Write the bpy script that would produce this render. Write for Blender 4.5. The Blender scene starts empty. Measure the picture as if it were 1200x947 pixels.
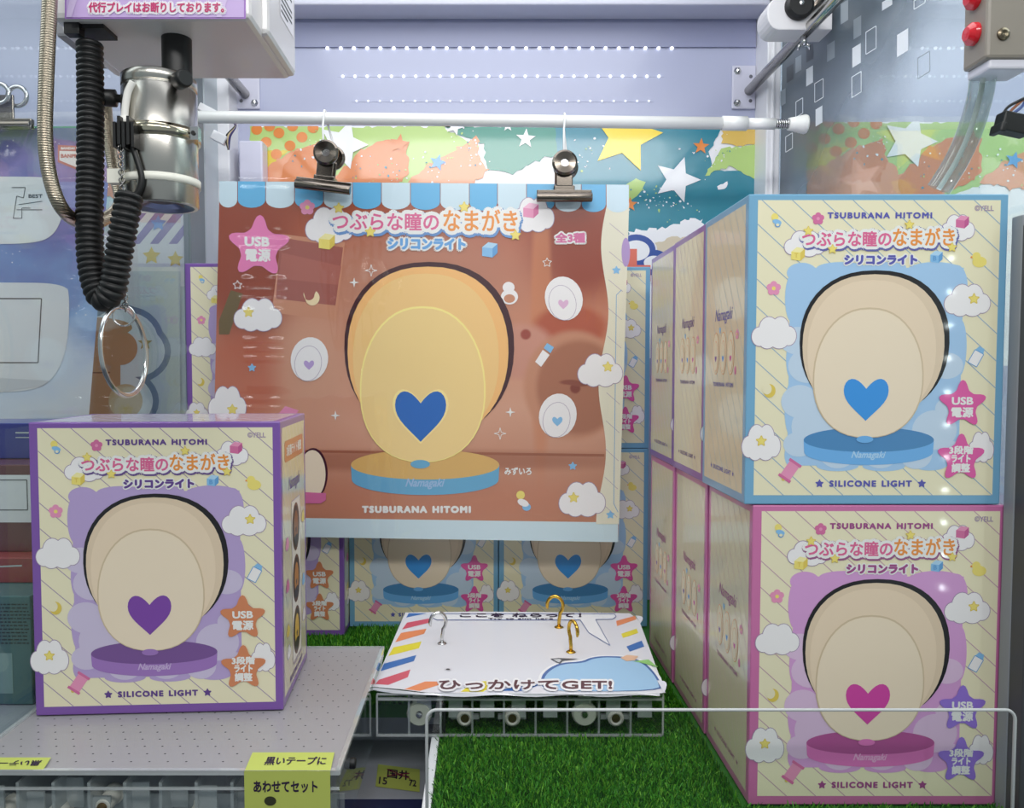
import bpy, bmesh, math, random
from mathutils import Vector, Matrix, Euler
random.seed(7)
R = math.radians
SC = bpy.context.scene
COL = SC.collection

# ------------------------------------------------------------------ camera
F = 920.0; TH = math.atan(41.5 / F); CH = 0.2877; VX = 566.0
cam_d = bpy.data.cameras.new('camera'); cam = bpy.data.objects.new('camera', cam_d); COL.objects.link(cam)
cam.location = (0, 0, CH); cam.rotation_euler = (math.pi / 2 - TH, 0, 0)
cam_d.sensor_fit = 'HORIZONTAL'; cam_d.sensor_width = 36.0; cam_d.lens = 36.0 * F / 1200.0
cam_d.shift_x = (600.0 - VX) / 1200.0; cam_d.clip_start = 0.01; cam_d.clip_end = 50
SC.camera = cam

# ------------------------------------------------------------------ world, lights, exposure
W = bpy.data.worlds.new('arcade_ambient'); SC.world = W; W.use_nodes = True
bg = W.node_tree.nodes['Background']; bg.inputs[0].default_value = (0.62, 0.70, 0.74, 1); bg.inputs[1].default_value = 0.46
SC.view_settings.view_transform = 'Standard'; SC.view_settings.look = 'None'
SC.view_settings.gamma = 1.0; SC.view_settings.use_curve_mapping = False; SC.view_settings.exposure = 0.14

def area(name, loc, rot, sx, sy, power, col=(1, 1, 1)):
    d = bpy.data.lights.new(name, 'AREA'); d.shape = 'RECTANGLE'; d.size = sx; d.size_y = sy
    d.energy = power; d.color = col
    o = bpy.data.objects.new(name, d); o.location = loc; o.rotation_euler = rot; COL.objects.link(o); return o
area('ceiling_led_panel', (0.0, 0.56, 0.845), (0, 0, 0), 0.58, 0.5, 2.5, (0.96, 0.98, 1.0))
area('front_tube_light', (0.10, -0.25, 0.86), (R(62), 0, R(4)), 0.9, 0.12, 5.0, (1.0, 0.99, 0.97))  # unseen fill light added behind the camera to brighten the front faces
for k in range(11):                          # LED points down the front pillar of the next machine
    d = bpy.data.lights.new('pillar_led_point', 'POINT'); d.energy = 0.035; d.shadow_soft_size = 0.0022
    o = bpy.data.objects.new('pillar_led_point', d); o.location = (0.478, 0.20, 0.06 + 0.034 * k); COL.objects.link(o)
area('neighbour_ceiling_led_panel', (-0.66, 0.5, 0.845), (0, 0, 0), 0.5, 0.5, 2.0, (0.95, 0.98, 1.0))

area('neighbour_right_led_panel', (0.70, 0.5, 0.845), (0, 0, 0), 0.5, 0.5, 4.0, (0.95, 0.98, 1.0))

# ------------------------------------------------------------------ helpers
def PY(px, py, Y):
    c, s = math.cos(TH), math.sin(TH)
    a = (px - VX) / F; b = (473.5 - py) / F
    dx, dy, dz = a, c + b * s, -s + b * c
    k = Y / dy
    return Vector((dx * k, Y, CH + dz * k))
def PZ(px, py, Z):
    c, s = math.cos(TH), math.sin(TH)
    a = (px - VX) / F; b = (473.5 - py) / F
    dx, dy, dz = a, c + b * s, -s + b * c
    k = (Z - CH) / dz
    return Vector((dx * k, dy * k, Z))
def lin(c):
    out = []
    for v in c[:3]:
        v /= 255.0
        out.append(v / 12.92 if v <= 0.04045 else ((v + 0.055) / 1.055) ** 2.4)
    return (out[0], out[1], out[2], 1.0)
MATS = {}
def mat(name, rgb=(200, 200, 200), rough=0.4, metal=0.0, coat=0.0, emit=0.0, noise=0.0, nscale=60.0, bump=0.0):
    if name in MATS: return MATS[name]
    m = bpy.data.materials.new(name); m.use_nodes = True
    nt = m.node_tree; b = nt.nodes['Principled BSDF']
    b.inputs['Base Color'].default_value = lin(rgb); b.inputs['Roughness'].default_value = rough
    b.inputs['Metallic'].default_value = metal; b.inputs['Coat Weight'].default_value = coat
    b.inputs['Coat Roughness'].default_value = 0.06
    if emit:
        b.inputs['Emission Color'].default_value = lin(rgb); b.inputs['Emission Strength'].default_value = emit
    if noise or bump:
        tc = nt.nodes.new('ShaderNodeTexCoord'); n = nt.nodes.new('ShaderNodeTexNoise')
        n.inputs['Scale'].default_value = nscale; nt.links.new(tc.outputs['Object'], n.inputs['Vector'])
        if noise:
            mx = nt.nodes.new('ShaderNodeMix'); mx.data_type = 'RGBA'
            l = lin(rgb)
            mx.inputs[6].default_value = tuple(max(0, v * (1 - noise)) for v in l[:3]) + (1,)
            mx.inputs[7].default_value = tuple(min(1, v * (1 + noise)) for v in l[:3]) + (1,)
            nt.links.new(n.outputs['Fac'], mx.inputs[0]); nt.links.new(mx.outputs[2], b.inputs['Base Color'])
        if bump:
            bp = nt.nodes.new('ShaderNodeBump'); bp.inputs['Strength'].default_value = bump; bp.inputs['Distance'].default_value = 0.001
            nt.links.new(n.outputs['Fac'], bp.inputs['Height']); nt.links.new(bp.outputs['Normal'], b.inputs['Normal'])
    MATS[name] = m; return m
def clear(name, tint=(0.94, 0.97, 0.97), refl=0.0, ior=1.45, rough=0.02, bump=0.0, bscale=20.0, haze=0.0):
    if name in MATS: return MATS[name]
    m = bpy.data.materials.new(name); m.use_nodes = True; nt = m.node_tree; nt.nodes.clear()
    o = nt.nodes.new('ShaderNodeOutputMaterial'); t = nt.nodes.new('ShaderNodeBsdfTransparent'); g = nt.nodes.new('ShaderNodeBsdfGlossy')
    fr = nt.nodes.new('ShaderNodeLayerWeight'); fr.inputs['Blend'].default_value = .5
    pw = nt.nodes.new('ShaderNodeMath'); pw.operation = 'POWER'; pw.inputs[1].default_value = 5
    f0 = ((ior - 1) / (ior + 1)) ** 2
    ad = nt.nodes.new('ShaderNodeMath'); ad.operation = 'MULTIPLY_ADD'; ad.use_clamp = True; ad.inputs[1].default_value = 1 - f0; ad.inputs[2].default_value = f0 + refl
    mx = nt.nodes.new('ShaderNodeMixShader'); t.inputs[0].default_value = (*tint, 1); g.inputs[0].default_value = (1, 1, 1, 1)
    g.inputs['Roughness'].default_value = rough
    L = nt.links.new
    L(fr.outputs['Facing'], pw.inputs[0]); L(pw.outputs[0], ad.inputs[0]); L(ad.outputs[0], mx.inputs[0])
    src = t.outputs[0]
    if haze:
        df = nt.nodes.new('ShaderNodeBsdfDiffuse'); df.inputs[0].default_value = (.85, .87, .87, 1)
        hm = nt.nodes.new('ShaderNodeMixShader'); hm.inputs[0].default_value = haze
        L(t.outputs[0], hm.inputs[1]); L(df.outputs[0], hm.inputs[2]); src = hm.outputs[0]
    L(src, mx.inputs[1]); L(g.outputs[0], mx.inputs[2]); L(mx.outputs[0], o.inputs[0])
    if bump:
        tc = nt.nodes.new('ShaderNodeTexCoord'); mp = nt.nodes.new('ShaderNodeMapping'); mp.inputs['Scale'].default_value = (1, 1, .35)
        n = nt.nodes.new('ShaderNodeTexNoise'); n.inputs['Scale'].default_value = bscale
        bp = nt.nodes.new('ShaderNodeBump'); bp.inputs['Strength'].default_value = bump; bp.inputs['Distance'].default_value = 0.004
        L(tc.outputs['Object'], mp.inputs[0]); L(mp.outputs[0], n.inputs['Vector']); L(n.outputs['Fac'], bp.inputs['Height'])
        L(bp.outputs['Normal'], g.inputs['Normal']); L(bp.outputs['Normal'], fr.inputs['Normal'])
    MATS[name] = m; return m

def tag(o, label=None, cat=None, group=None, kind=None):
    if label: o['label'] = label
    if cat: o['category'] = cat
    if group: o['group'] = group
    if kind: o['kind'] = kind
    return o
def empty(name, loc=(0, 0, 0), rz=0.0):
    o = bpy.data.objects.new(name, None); o.empty_display_size = 0.01; o.location = loc; o.rotation_euler = (0, 0, rz); COL.objects.link(o); return o
def copy_tree(o, parent=None):
    c = o.copy(); COL.objects.link(c)
    if parent is not None: c.parent = parent
    for ch in list(o.children): copy_tree(ch, c)
    return c

TXT = {}
def text2d(s, shear=0.0):
    key = (s, shear)
    if key in TXT: return TXT[key]
    cu = bpy.data.curves.new('txt', 'FONT'); cu.body = s; cu.resolution_u = 3; cu.shear = shear; cu.space_character = 1.25 if s in ('TSUBURANA HITOMI', 'SILICONE LIGHT') else 1.0; cu.space_word = 1.3
    o = bpy.data.objects.new('txt', cu); COL.objects.link(o)
    dg = bpy.context.evaluated_depsgraph_get(); dg.update()
    me = o.evaluated_get(dg).to_mesh()
    vs = [(v.co.x, v.co.y) for v in me.vertices]; fs = [tuple(p.vertices) for p in me.polygons]
    o.evaluated_get(dg).to_mesh_clear()
    bpy.data.objects.remove(o); bpy.data.curves.remove(cu)
    x0 = min(v[0] for v in vs); x1 = max(v[0] for v in vs); y0 = min(v[1] for v in vs); y1 = max(v[1] for v in vs)
    vs = [((x - (x0 + x1) / 2) / (x1 - x0), -(y - (y0 + y1) / 2) / (y1 - y0)) for x, y in vs]
    TXT[key] = (vs, fs, (x1 - x0) / (y1 - y0)); return TXT[key]

class MB:
    """collects geometry of ONE mesh object; 2-D art goes through the frame fr(u, v, layer)"""
    def __init__(self, fr=None): self.v = []; self.f = []; self.mi = []; self.sm = []; self.m = []; self.fr = fr; self.T = None; self.c = 0; self.cv = None
    def _m(self, m):
        if m not in self.m: self.m.append(m)
        return self.m.index(m)
    def face(self, idx, m, smooth=False): self.f.append(tuple(idx)); self.mi.append(self._m(m)); self.sm.append(smooth)
    def pt(self, p): self.v.append(tuple(p)); return len(self.v) - 1
    # ---- 2-D art
    def p2(self, u, v, lay):
        if self.T: u, v = self.T(u, v)
        return self.pt(self.fr(u, v, lay + .018 * (self.c % 50)))
    def poly(self, pts, lay, m):
        if self.cv is not None and min(p[1] for p in pts) < self.cv:      # trim at the top edge of the print
            o = []
            for i in range(len(pts)):
                a, b = pts[i - 1], pts[i]; ia, ib = a[1] >= self.cv, b[1] >= self.cv
                if ia != ib: t = (self.cv - a[1]) / (b[1] - a[1]); o.append((a[0] + (b[0] - a[0]) * t, self.cv))
                if ib: o.append(b)
            pts = o
            if len(pts) < 3: return
        self.c += 1; self.face([self.p2(u, v, lay) for u, v in pts], m)
    def text(self, s, cx, cy, w, h, lay, m, bold=0.0, shear=0.0, rot=0.0, sides=8):
        vs, fs, asp = text2d(s, shear)
        if h is None: h = w / asp
        if w is None: w = h * asp
        offs = [(0, 0)] if bold <= 0 else ([(bold * .55 * math.cos((k + .5) * 2 * math.pi / sides), bold * .55 * math.sin((k + .5) * 2 * math.pi / sides)) for k in range(sides)] if sides >= 10 else []) + [(bold * math.cos(k * 2 * math.pi / sides), bold * math.sin(k * 2 * math.pi / sides)) for k in range(sides)] + [(0, 0)]
        cr, sr = math.cos(rot), math.sin(rot)
        for ox, oy in offs:
            b = len(self.v); self.c += 1
            for x, y in vs:
                X, Y = x * w, y * h
                self.p2(cx + X * cr - Y * sr + ox, cy + X * sr + Y * cr + oy, lay)
            for f in fs: self.face([b + i for i in f], m)
    def ell(self, cx, cy, rx, ry, lay, m, n=28, rot=0.0): self.poly(ell(cx, cy, rx, ry, n, rot), lay, m)
    def line(self, x0, y0, x1, y1, w, lay, m):
        d = math.hypot(x1 - x0, y1 - y0) or 1; nx, ny = -(y1 - y0) / d * w / 2, (x1 - x0) / d * w / 2
        self.poly([(x0 + nx, y0 + ny), (x1 + nx, y1 + ny), (x1 - nx, y1 - ny), (x0 - nx, y0 - ny)], lay, m)
    def outline(self, pts, w, lay, m, closed=True):
        n = len(pts)
        for i in range(n if closed else n - 1): self.line(*pts[i], *pts[(i + 1) % n], w, lay, m)
    def rect(self, x0, y0, x1, y1, lay, m): self.poly([(x0, y0), (x1, y0), (x1, y1), (x0, y1)], lay, m)
    def cloud(self, cx, cy, w, h, lay, m, mo=None, ow=1.5):
        bl = [(-.32, .12, .18, .30), (-.12, -.1, .22, .40), (.14, -.12, .2, .38), (.33, .1, .17, .30), (-.15, .2, .2, .3), (.12, .22, .22, .28), (0, .05, .3, .3)]
        if mo:
            for a, b, r, s in bl: self.ell(cx + a * w, cy + b * h, r * w + ow, s * h + ow, lay, mo, 20)
        for a, b, r, s in bl: self.ell(cx + a * w, cy + b * h, r * w, s * h, lay + 1, m, 20)
    def star(self, cx, cy, r, lay, m, puff=False, rot=-math.pi / 2, inner=.42):
        if puff:
            pts = []
            for k in range(60):
                a = k * 2 * math.pi / 60; q = math.cos(5 * a); rr = r * (.76 + .2 * q + .05 * math.cos(10 * a))
                pts.append((cx + rr * math.cos(a + rot), cy + rr * math.sin(a + rot)))
        else: pts = starpts(cx, cy, r, inner, rot)
        self.poly(pts, lay, m)
    def flower(self, cx, cy, r, lay, m, mc):
        for k in range(5):
            a = -math.pi / 2 + k * 2 * math.pi / 5; self.ell(cx + .55 * r * math.cos(a), cy + .55 * r * math.sin(a), .48 * r, .48 * r, lay, m, 12)
        self.ell(cx, cy, .28 * r, .28 * r, lay + 1, mc, 10)
    def heart(self, cx, cy, w, h, lay, m): self.poly(heartpts(cx, cy, w, h), lay, m)
    def cube_icon(self, cx, cy, r, lay, m, md, ml):
        a = [(cx - r, cy - r * .35), (cx + r * .35, cy - r * .2), (cx + r * .35, cy + r), (cx - r, cy + r * .8)]
        self.poly(a, lay, m)
        self.poly([(cx - r, cy - r * .35), (cx - .2 * r, cy - r), (cx + r, cy - .8 * r), (cx + r * .35, cy - r * .2)], lay, ml)
        self.poly([(cx + r * .35, cy - r * .2), (cx + r, cy - .8 * r), (cx + r, cy + .4 * r), (cx + r * .35, cy + r)], lay, md)
    # ---- 3-D
    def box(self, x0, x1, y0, y1, z0, z1, m, M=None):
        b = [self.pt((M @ Vector(p)) if M is not None else p) for p in ((x0, y0, z0), (x1, y0, z0), (x1, y1, z0), (x0, y1, z0), (x0, y0, z1), (x1, y0, z1), (x1, y1, z1), (x0, y1, z1))]
        for q in ((3, 2, 1, 0), (4, 5, 6, 7), (0, 1, 5, 4), (1, 2, 6, 5), (2, 3, 7, 6), (3, 0, 4, 7)): self.face([b[i] for i in q], m)
    def tube(self, pts, r, m, seg=12, closed=False, caps=True):
        pts = [Vector(p) for p in pts]; n = len(pts); rs = r if isinstance(r, (list, tuple)) else [r] * n
        rings = []; up = None
        for i, p in enumerate(pts):
            a = pts[(i - 1) % n] if (closed or i > 0) else p; c = pts[(i + 1) % n] if (closed or i < n - 1) else p
            t = (c - a).normalized()
            if up is None:
                up = Vector((0, 0, 1)) if abs(t.z) < .9 else Vector((1, 0, 0))
            u = (up - t * up.dot(t))
            if u.length < 1e-6: u = t.orthogonal()
            u.normalize(); w = t.cross(u); up = u
            rings.append([self.pt(p + (u * math.cos(k * 2 * math.pi / seg) + w * math.sin(k * 2 * math.pi / seg)) * rs[i]) for k in range(seg)])
        for i in range(n if closed else n - 1):
            A, B = rings[i], rings[(i + 1) % n]
            for k in range(seg): self.face((A[k], A[(k + 1) % seg], B[(k + 1) % seg], B[k]), m, True)
        if caps and not closed: self.face(list(reversed(rings[0])), m); self.face(rings[-1], m)
    def lathe(self, prof, m, axis='Z', org=(0, 0, 0), seg=32, mats=None):
        rings = []
        for r, h in prof:
            ring = []
            for k in range(seg):
                a = k * 2 * math.pi / seg; c, s = r * math.cos(a), r * math.sin(a)
                p = {'Z': (c, s, h), 'Y': (c, h, s), 'X': (h, c, s)}[axis]
                ring.append(self.pt((p[0] + org[0], p[1] + org[1], p[2] + org[2])))
            rings.append(ring)
        for i in range(len(rings) - 1):
            mm = mats[i] if mats else m
            for k in range(seg): self.face((rings[i][k], rings[i][(k + 1) % seg], rings[i + 1][(k + 1) % seg], rings[i + 1][k]), mm, abs(prof[i][0] - prof[i + 1][0]) < 0.6 * abs(prof[i][1] - prof[i + 1][1]) + 1e-9)
    def torus(self, c, R_, r, m, M=None, seg=40, s2=10, sx=1.0, sz=1.0):
        pts = []
        for k in range(seg):
            a = k * 2 * math.pi / seg; p = Vector((R_ * sx * math.cos(a), 0, R_ * sz * math.sin(a)))
            pts.append((M @ p if M is not None else p) + Vector(c))
        self.tube(pts, r, m, s2, closed=True)
    def build(self, name, parent=None, loc=(0, 0, 0), rot=(0, 0, 0), bevel=0.0, seg=2):
        me = bpy.data.meshes.new(name); me.from_pydata(self.v, [], self.f)
        for m in self.m: me.materials.append(m)
        me.polygons.foreach_set('material_index', self.mi); me.polygons.foreach_set('use_smooth', self.sm); me.update()
        o = bpy.data.objects.new(name, me); COL.objects.link(o); o.location = loc; o.rotation_euler = rot
        if parent is not None: o.parent = parent
        if bevel:
            bv = o.modifiers.new('bevel', 'BEVEL'); bv.width = bevel; bv.segments = seg; bv.limit_method = 'ANGLE'; bv.angle_limit = R(40)
        return o
def ell(cx, cy, rx, ry, n=28, rot=0.0):
    c, s = math.cos(rot), math.sin(rot); o = []
    for k in range(n):
        a = k * 2 * math.pi / n; x, y = rx * math.cos(a), ry * math.sin(a); o.append((cx + x * c - y * s, cy + x * s + y * c))
    return o
def starpts(cx, cy, r, inner=.42, rot=-math.pi / 2):
    return [(cx + (r if k % 2 == 0 else r * inner) * math.cos(rot + k * math.pi / 5), cy + (r if k % 2 == 0 else r * inner) * math.sin(rot + k * math.pi / 5)) for k in range(10)]
def heartpts(cx, cy, w, h, n=40):
    o = []
    for k in range(n):
        t = k * 2 * math.pi / n; x = 16 * abs(math.sin(t)) ** 2.0 * (1 if math.sin(t) >= 0 else -1); y = 13 * math.cos(t) - 5 * math.cos(2 * t) - 2 * math.cos(3 * t) - math.cos(4 * t)
        o.append((cx + x / 32 * w, cy - (y + 2.5) / 29 * h))
    return o
def smooth2(pts, n=2):
    for _ in range(n):
        o = []
        for i in range(len(pts)):
            a, b = pts[i], pts[(i + 1) % len(pts)]; o += [(a[0] * .75 + b[0] * .25, a[1] * .75 + b[1] * .25), (a[0] * .25 + b[0] * .75, a[1] * .25 + b[1] * .75)]
        pts = o
    return pts
def egg(cx, top, bot, rx, k=.18, n=44):
    o = []; cy = (top + bot) / 2; ry = (bot - top) / 2
    for i in range(n):
        a = i * 2 * math.pi / n; s = math.sin(a); w = 1 + k * s
        o.append((cx + rx * w * (abs(math.cos(a)) ** .88) * (1 if math.cos(a) >= 0 else -1) / (1 + k * .3), cy + ry * (abs(s) ** .93) * (1 if s >= 0 else -1)))
    return o
def jag(pts, amp, step=4.0, seed=1):
    rr = random.Random(seed); o = []; n = len(pts)
    for i in range(n):
        x0, y0 = pts[i]; x1, y1 = pts[(i + 1) % n]; d = math.hypot(x1 - x0, y1 - y0); k = max(1, int(d / step))
        for j in range(k):
            t = j / k; o.append((x0 + (x1 - x0) * t + rr.uniform(-amp, amp), y0 + (y1 - y0) * t + rr.uniform(-amp, amp)))
    return o

# common materials
white = mat('white_paint', (236, 236, 240), .35); offwhite = mat('offwhite_print', (240, 239, 236), .3, coat=.3)
black_pl = mat('black_plastic', (14, 14, 15), .45); rubber = mat('black_rubber', (16, 16, 17), .5)
chrome = mat('chrome', (205, 205, 205), .16, metal=1.0); steel = mat('brushed_steel', (196, 193, 186), .26, metal=1.0)
dsteel = mat('dark_nickel', (120, 112, 104), .2, metal=1.0); gold = mat('brass', (205, 165, 70), .22, metal=1.0)
acry = clear('clear_acrylic', (.93, .95, .95)); edge = clear('acrylic_edge', (.9, .93, .93), refl=.14, haze=.42)
glass = clear('glass_pane', (.90, .95, .94), refl=.10)
film = clear('glossy_film', (1, 1, 1), ior=1.6, rough=.04, bump=.5, bscale=26)

# ------------------------------------------------------------------ setting
YB = 0.97
lav = mat('lavender_wall', (178, 182, 208), .22, coat=.25)
m = MB(); m.box(-.325, .36, YB, YB + .02, -.12, .86, lav); tag(m.build('wall_back'), kind='structure')
def wf(y):                                   # art printed on the wall, laid out on the plane of the wall
    def f(u, v, lay): p = PY(u, v, y); return (p.x, y - lay * .0002, p.z)
    return f
def wall_art(mb, seed, x0, x1, y0, y1):
    g = mat('art_green', (176, 206, 118), .3, coat=.4); og = mat('art_orange', (214, 122, 60), .3, coat=.4); sal = mat('art_salmon', (226, 150, 108), .3, coat=.4)
    te = mat('art_teal', (28, 128, 150), .3, coat=.4); te2 = mat('art_green_teal', (52, 140, 124), .3, coat=.4); wh = mat('art_white', (240, 240, 244), .3, coat=.4)
    ye = mat('art_yellow', (248, 216, 50), .3, coat=.4); bl = mat('art_blue', (92, 158, 222), .3, coat=.4); yo = mat('art_ochre', (222, 200, 60), .3, coat=.4); dk = mat('art_dot', (222, 128, 44), .3, coat=.4)
    mb.rect(x0, y0, x1, y1, 0, wh); mb.cv = 148
    mb.poly(jag([(294, 148), (520, 148), (555, 170), (480, 218), (400, 250), (294, 250)], 2, 5, seed), 1, g)
    mb.poly([(294, 148), (294, 250), (296, 250), (296, 148)], 2, g)
    for cx, cy in ((301, 152), (327, 156), (343, 148), (312, 167), (298, 177), (340, 171), (354, 161), (324, 181), (367, 150), (316, 148)): mb.ell(cx, cy, 6.5, 6.2, 3, dk, 18)
    mb.poly(jag([(294, 178), (340, 176), (312, 196), (294, 200)], 1.2, 4, seed + 1), 2, yo)
    mb.poly(jag([(294, 200), (312, 196), (342, 178), (372, 166), (378, 190), (392, 206), (440, 196), (440, 260), (294, 260)], 2.0, 4, seed + 2), 4, sal)
    mb.poly(jag([(330, 200), (345, 178), (374, 167), (378, 192), (370, 215), (330, 215)], 2.0, 4, seed + 3), 5, og)
    mb.poly(jag([(392, 212), (420, 178), (452, 164), (478, 168), (478, 205), (460, 220), (392, 240)], 2.2, 4, seed + 4), 5, og)
    mb.poly(jag([(478, 214), (505, 192), (540, 172), (560, 158), (562, 182), (572, 200), (555, 216), (510, 225)], 2.5, 4, seed + 5), 5, sal)
    mb.poly(jag([(520, 148), (700, 148), (668, 176), (632, 188), (600, 204), (572, 200), (566, 170)], 2.0, 4, seed + 6), 4, te2)
    mb.poly(jag([(650, 148), (845, 148), (842, 160), (830, 178), (836, 200), (900, 198), (900, 290), (640, 290), (655, 200)], 1.2, 4, seed + 7), 4, te)
    mb.poly(jag([(846, 148), (895, 148), (895, 166), (870, 172), (846, 168)], 1.5, 4, seed + 8), 5, mat('art_amber', (222, 186, 92), .3, coat=.4))
    mb.poly(jag([(826, 206), (846, 174), (895, 170), (895, 214), (872, 204), (858, 194)], 1.5, 4, seed + 9), 6, g)
    mb.poly(jag([(728, 222), (745, 210), (758, 214), (748, 226), (738, 236), (728, 240)], 1.5, 4, seed + 10), 5, g)
    mb.poly(jag([(738, 270), (775, 268), (812, 260), (828, 262), (815, 275), (770, 330), (738, 330)], 3, 4, seed + 11), 6, wh)
    mb.poly(jag([(795, 262), (806, 256), (822, 258), (812, 270), (798, 272)], 2, 3, seed + 12), 6, wh)
    mb.poly(jag([(768, 285), (800, 276), (815, 275), (800, 320), (768, 330)], 3, 4, seed + 13), 7, mat('art_tan', (216, 202, 178), .35))
    mb.poly(jag([(840, 218), (853, 213), (851, 220), (842, 222)], 1, 3, seed + 14), 6, wh)
    rr = random.Random(seed)
    for k in range(260):
        cx, cy = rr.choice([(440, 205), (545, 178), (370, 178), (690, 180), (790, 240), (760, 232), (835, 185), (500, 200)]); s = rr.uniform(.4, 1.6)
        mb.ell(cx + rr.gauss(0, 16), cy + rr.gauss(0, 11), s, s * rr.uniform(.5, 1), 8, rr.choice([wh, wh, te, g]), 7, rr.uniform(0, 3))
    mb.star(402, 170, 30, 9, wh, rot=-1.25, inner=.5); mb.star(468, 169, 12, 9, og, rot=-1.4, inner=.45)
    mb.star(513, 191, 10, 9, bl, rot=-1.3, inner=.45); mb.star(616, 163, 12, 9, wh, rot=-1.5, inner=.42); mb.star(533, 149, 11, 9, wh, rot=-1.2); mb.star(595, 148, 7, 9, wh)
    mb.star(733, 160, 44, 9, ye, rot=-1.35, inner=.46); mb.star(793, 211, 28, 9, wh, rot=-1.25, inner=.45); mb.star(821, 172, 10, 9, dk, rot=-1.5); mb.star(738, 240, 9, 9, dk)
    # rounded badge outline by the corner
    nb = mat('art_navy', (42, 78, 160), .3, coat=.4); rd = mat('art_red', (226, 112, 92), .3, coat=.4)
    for r_, mm, l in ((19, nb, 10), (12, wh, 11)):
        mb.ell(745, 294, r_ + 4, r_, l, mm); mb.ell(766, 308, r_, r_ - 4, l, mm)
    mb.rect(726, 292, 746, 312, 12, rd); mb.rect(726, 311, 762, 330, 12, rd)
m = MB(wf(YB)); wall_art(m, 3, 294, 895, 148, 420)
o = m.build('wall_panel'); tag(o, kind='structure'); o.name = 'trim_1'
m = MB(); m.box(-.296, .330, YB - .0025, YB - .0002, PY(600, 56, YB).z, PY(600, 12, YB).z, mat('header_board', (146, 150, 180), .3)); tag(m.build('trim_11'), kind='structure')  # darker band added to paint the reflection tone of the upper wall
# header ledge and posts
m = MB(); m.box(-.312, .36, .93, .972, PY(600, 10, .94).z, .86, mat('header_paint', (214, 214, 230), .3)); tag(m.build('trim_2', bevel=.002), kind='structure')
m = MB(); m.box(.331, .347, .93, .972, -.12, .86, white); m.box(.336, .340, .928, .932, -.12, .86, white); tag(m.build('trim_3', bevel=.0015), kind='structure')
m = MB(); m.box(-.316, -.298, .935, .972, -.12, .86, white); m.box(-.318, -.31, .84, .885, -.12, .86, mat('grey_post', (112, 124, 128), .35)); m.box(-.3175, -.311, .89, .935, -.12, .86, mat('pale_post', (190, 200, 206), .35)); tag(m.build('trim_4', bevel=.0015), kind='structure')
m = MB(); m.box(-.29, -.262, .945, .969, -.1, PY(280, 166, .95).z, mat('lavender_bracket', (214, 214, 232), .3)); tag(m.build('trim_5', bevel=.002), kind='structure')
m = MB(); m.box(-.3145, -.3115, .15, .84, -.12, .86, clear('left_pane_glass', (.93, .96, .955), ior=1.3)); tag(m.build('wall_left'), kind='structure')
m = MB(); m.box(.348, .351, .20, .955, -.12, .86, clear('right_pane_glass', (.90, .95, .94), refl=.03, haze=.05)); wr = tag(m.build('wall_right'), kind='structure')
m = MB(); m.box(-1.05, 1.07, -.05, .99, .86, .875, mat('machine_roof', (225, 226, 230), .5)); tag(m.build('ceiling'), kind='structure')
m = MB(); m.box(-1.05, 1.07, -.05, 1.0, -.14, -.12, mat('machine_base', (70, 74, 84), .5)); tag(m.build('floor'), kind='structure')
m = MB(); m.box(-1.05, -.325, YB, YB + .02, -.12, .86, lav); tag(m.build('wall_neighbour_left'), kind='structure')
m = MB(); m.box(.36, 1.05, YB, YB + .02, -.12, .86, lav); tag(m.build('wall_neighbour_rear'), kind='structure')
m = MB(wf(YB)); m.T = lambda u, v: ((u - 402) * 1.1 + 1065, (v - 148) * 1.05 + 143); wall_art(m, 3, 294, 740, 148, 420); tag(m.build('trim_10'), kind='structure')
m = MB(); m.box(1.05, 1.07, .0, .99, -.12, .86, mat('neighbour_grey', (196, 206, 208), .5)); tag(m.build('wall_neighbour_right'), kind='structure')
# printed film on the right pane: dark grey that fades out towards the lower front, with small squares
def film_mat():
    mm = bpy.data.materials.new('smoke_print_film'); mm.use_nodes = True; nt = mm.node_tree; nt.nodes.clear(); L = nt.links.new
    o = nt.nodes.new('ShaderNodeOutputMaterial'); t = nt.nodes.new('ShaderNodeBsdfTransparent'); b = nt.nodes.new('ShaderNodeBsdfPrincipled'); mx = nt.nodes.new('ShaderNodeMixShader')
    b.inputs['Base Color'].default_value = lin((82, 94, 104)); b.inputs['Roughness'].default_value = .3
    tc = nt.nodes.new('ShaderNodeTexCoord'); sp = nt.nodes.new('ShaderNodeSeparateXYZ'); L(tc.outputs['Object'], sp.inputs[0])
    a = nt.nodes.new('ShaderNodeMath'); a.operation = 'MULTIPLY_ADD'; a.inputs[1].default_value = .62; L(sp.outputs[1], a.inputs[0]); L(sp.outputs[2], a.inputs[2])
    n = nt.nodes.new('ShaderNodeTexNoise'); n.inputs['Scale'].default_value = 14; L(tc.outputs['Object'], n.inputs['Vector'])
    a2 = nt.nodes.new('ShaderNodeMath'); a2.operation = 'MULTIPLY_ADD'; a2.inputs[1].default_value = .10; L(n.outputs['Fac'], a2.inputs[0]); L(a.outputs[0], a2.inputs[2])
    mr = nt.nodes.new('ShaderNodeMapRange'); mr.inputs[1].default_value = 0.94; mr.inputs[2].default_value = 1.14; mr.inputs[3].default_value = 0; mr.inputs[4].default_value = .93; mr.interpolation_type = 'SMOOTHSTEP'
    L(a2.outputs[0], mr.inputs[0]); L(mr.outputs[0], mx.inputs[0]); L(t.outputs[0], mx.inputs[1]); L(b.outputs[0], mx.inputs[2]); L(mx.outputs[0], o.inputs[0]); return mm
def rf(u, v, lay):                          # photo direction meets the right pane
    c, s = math.cos(TH), math.sin(TH); a = (u - VX) / F; b = (473.5 - v) / F
    k = .3478 / a; return (.3478 - lay * .0002, (c + b * s) * k, CH + (-s + b * c) * k)
FM = film_mat(); m = MB(rf)
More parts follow.
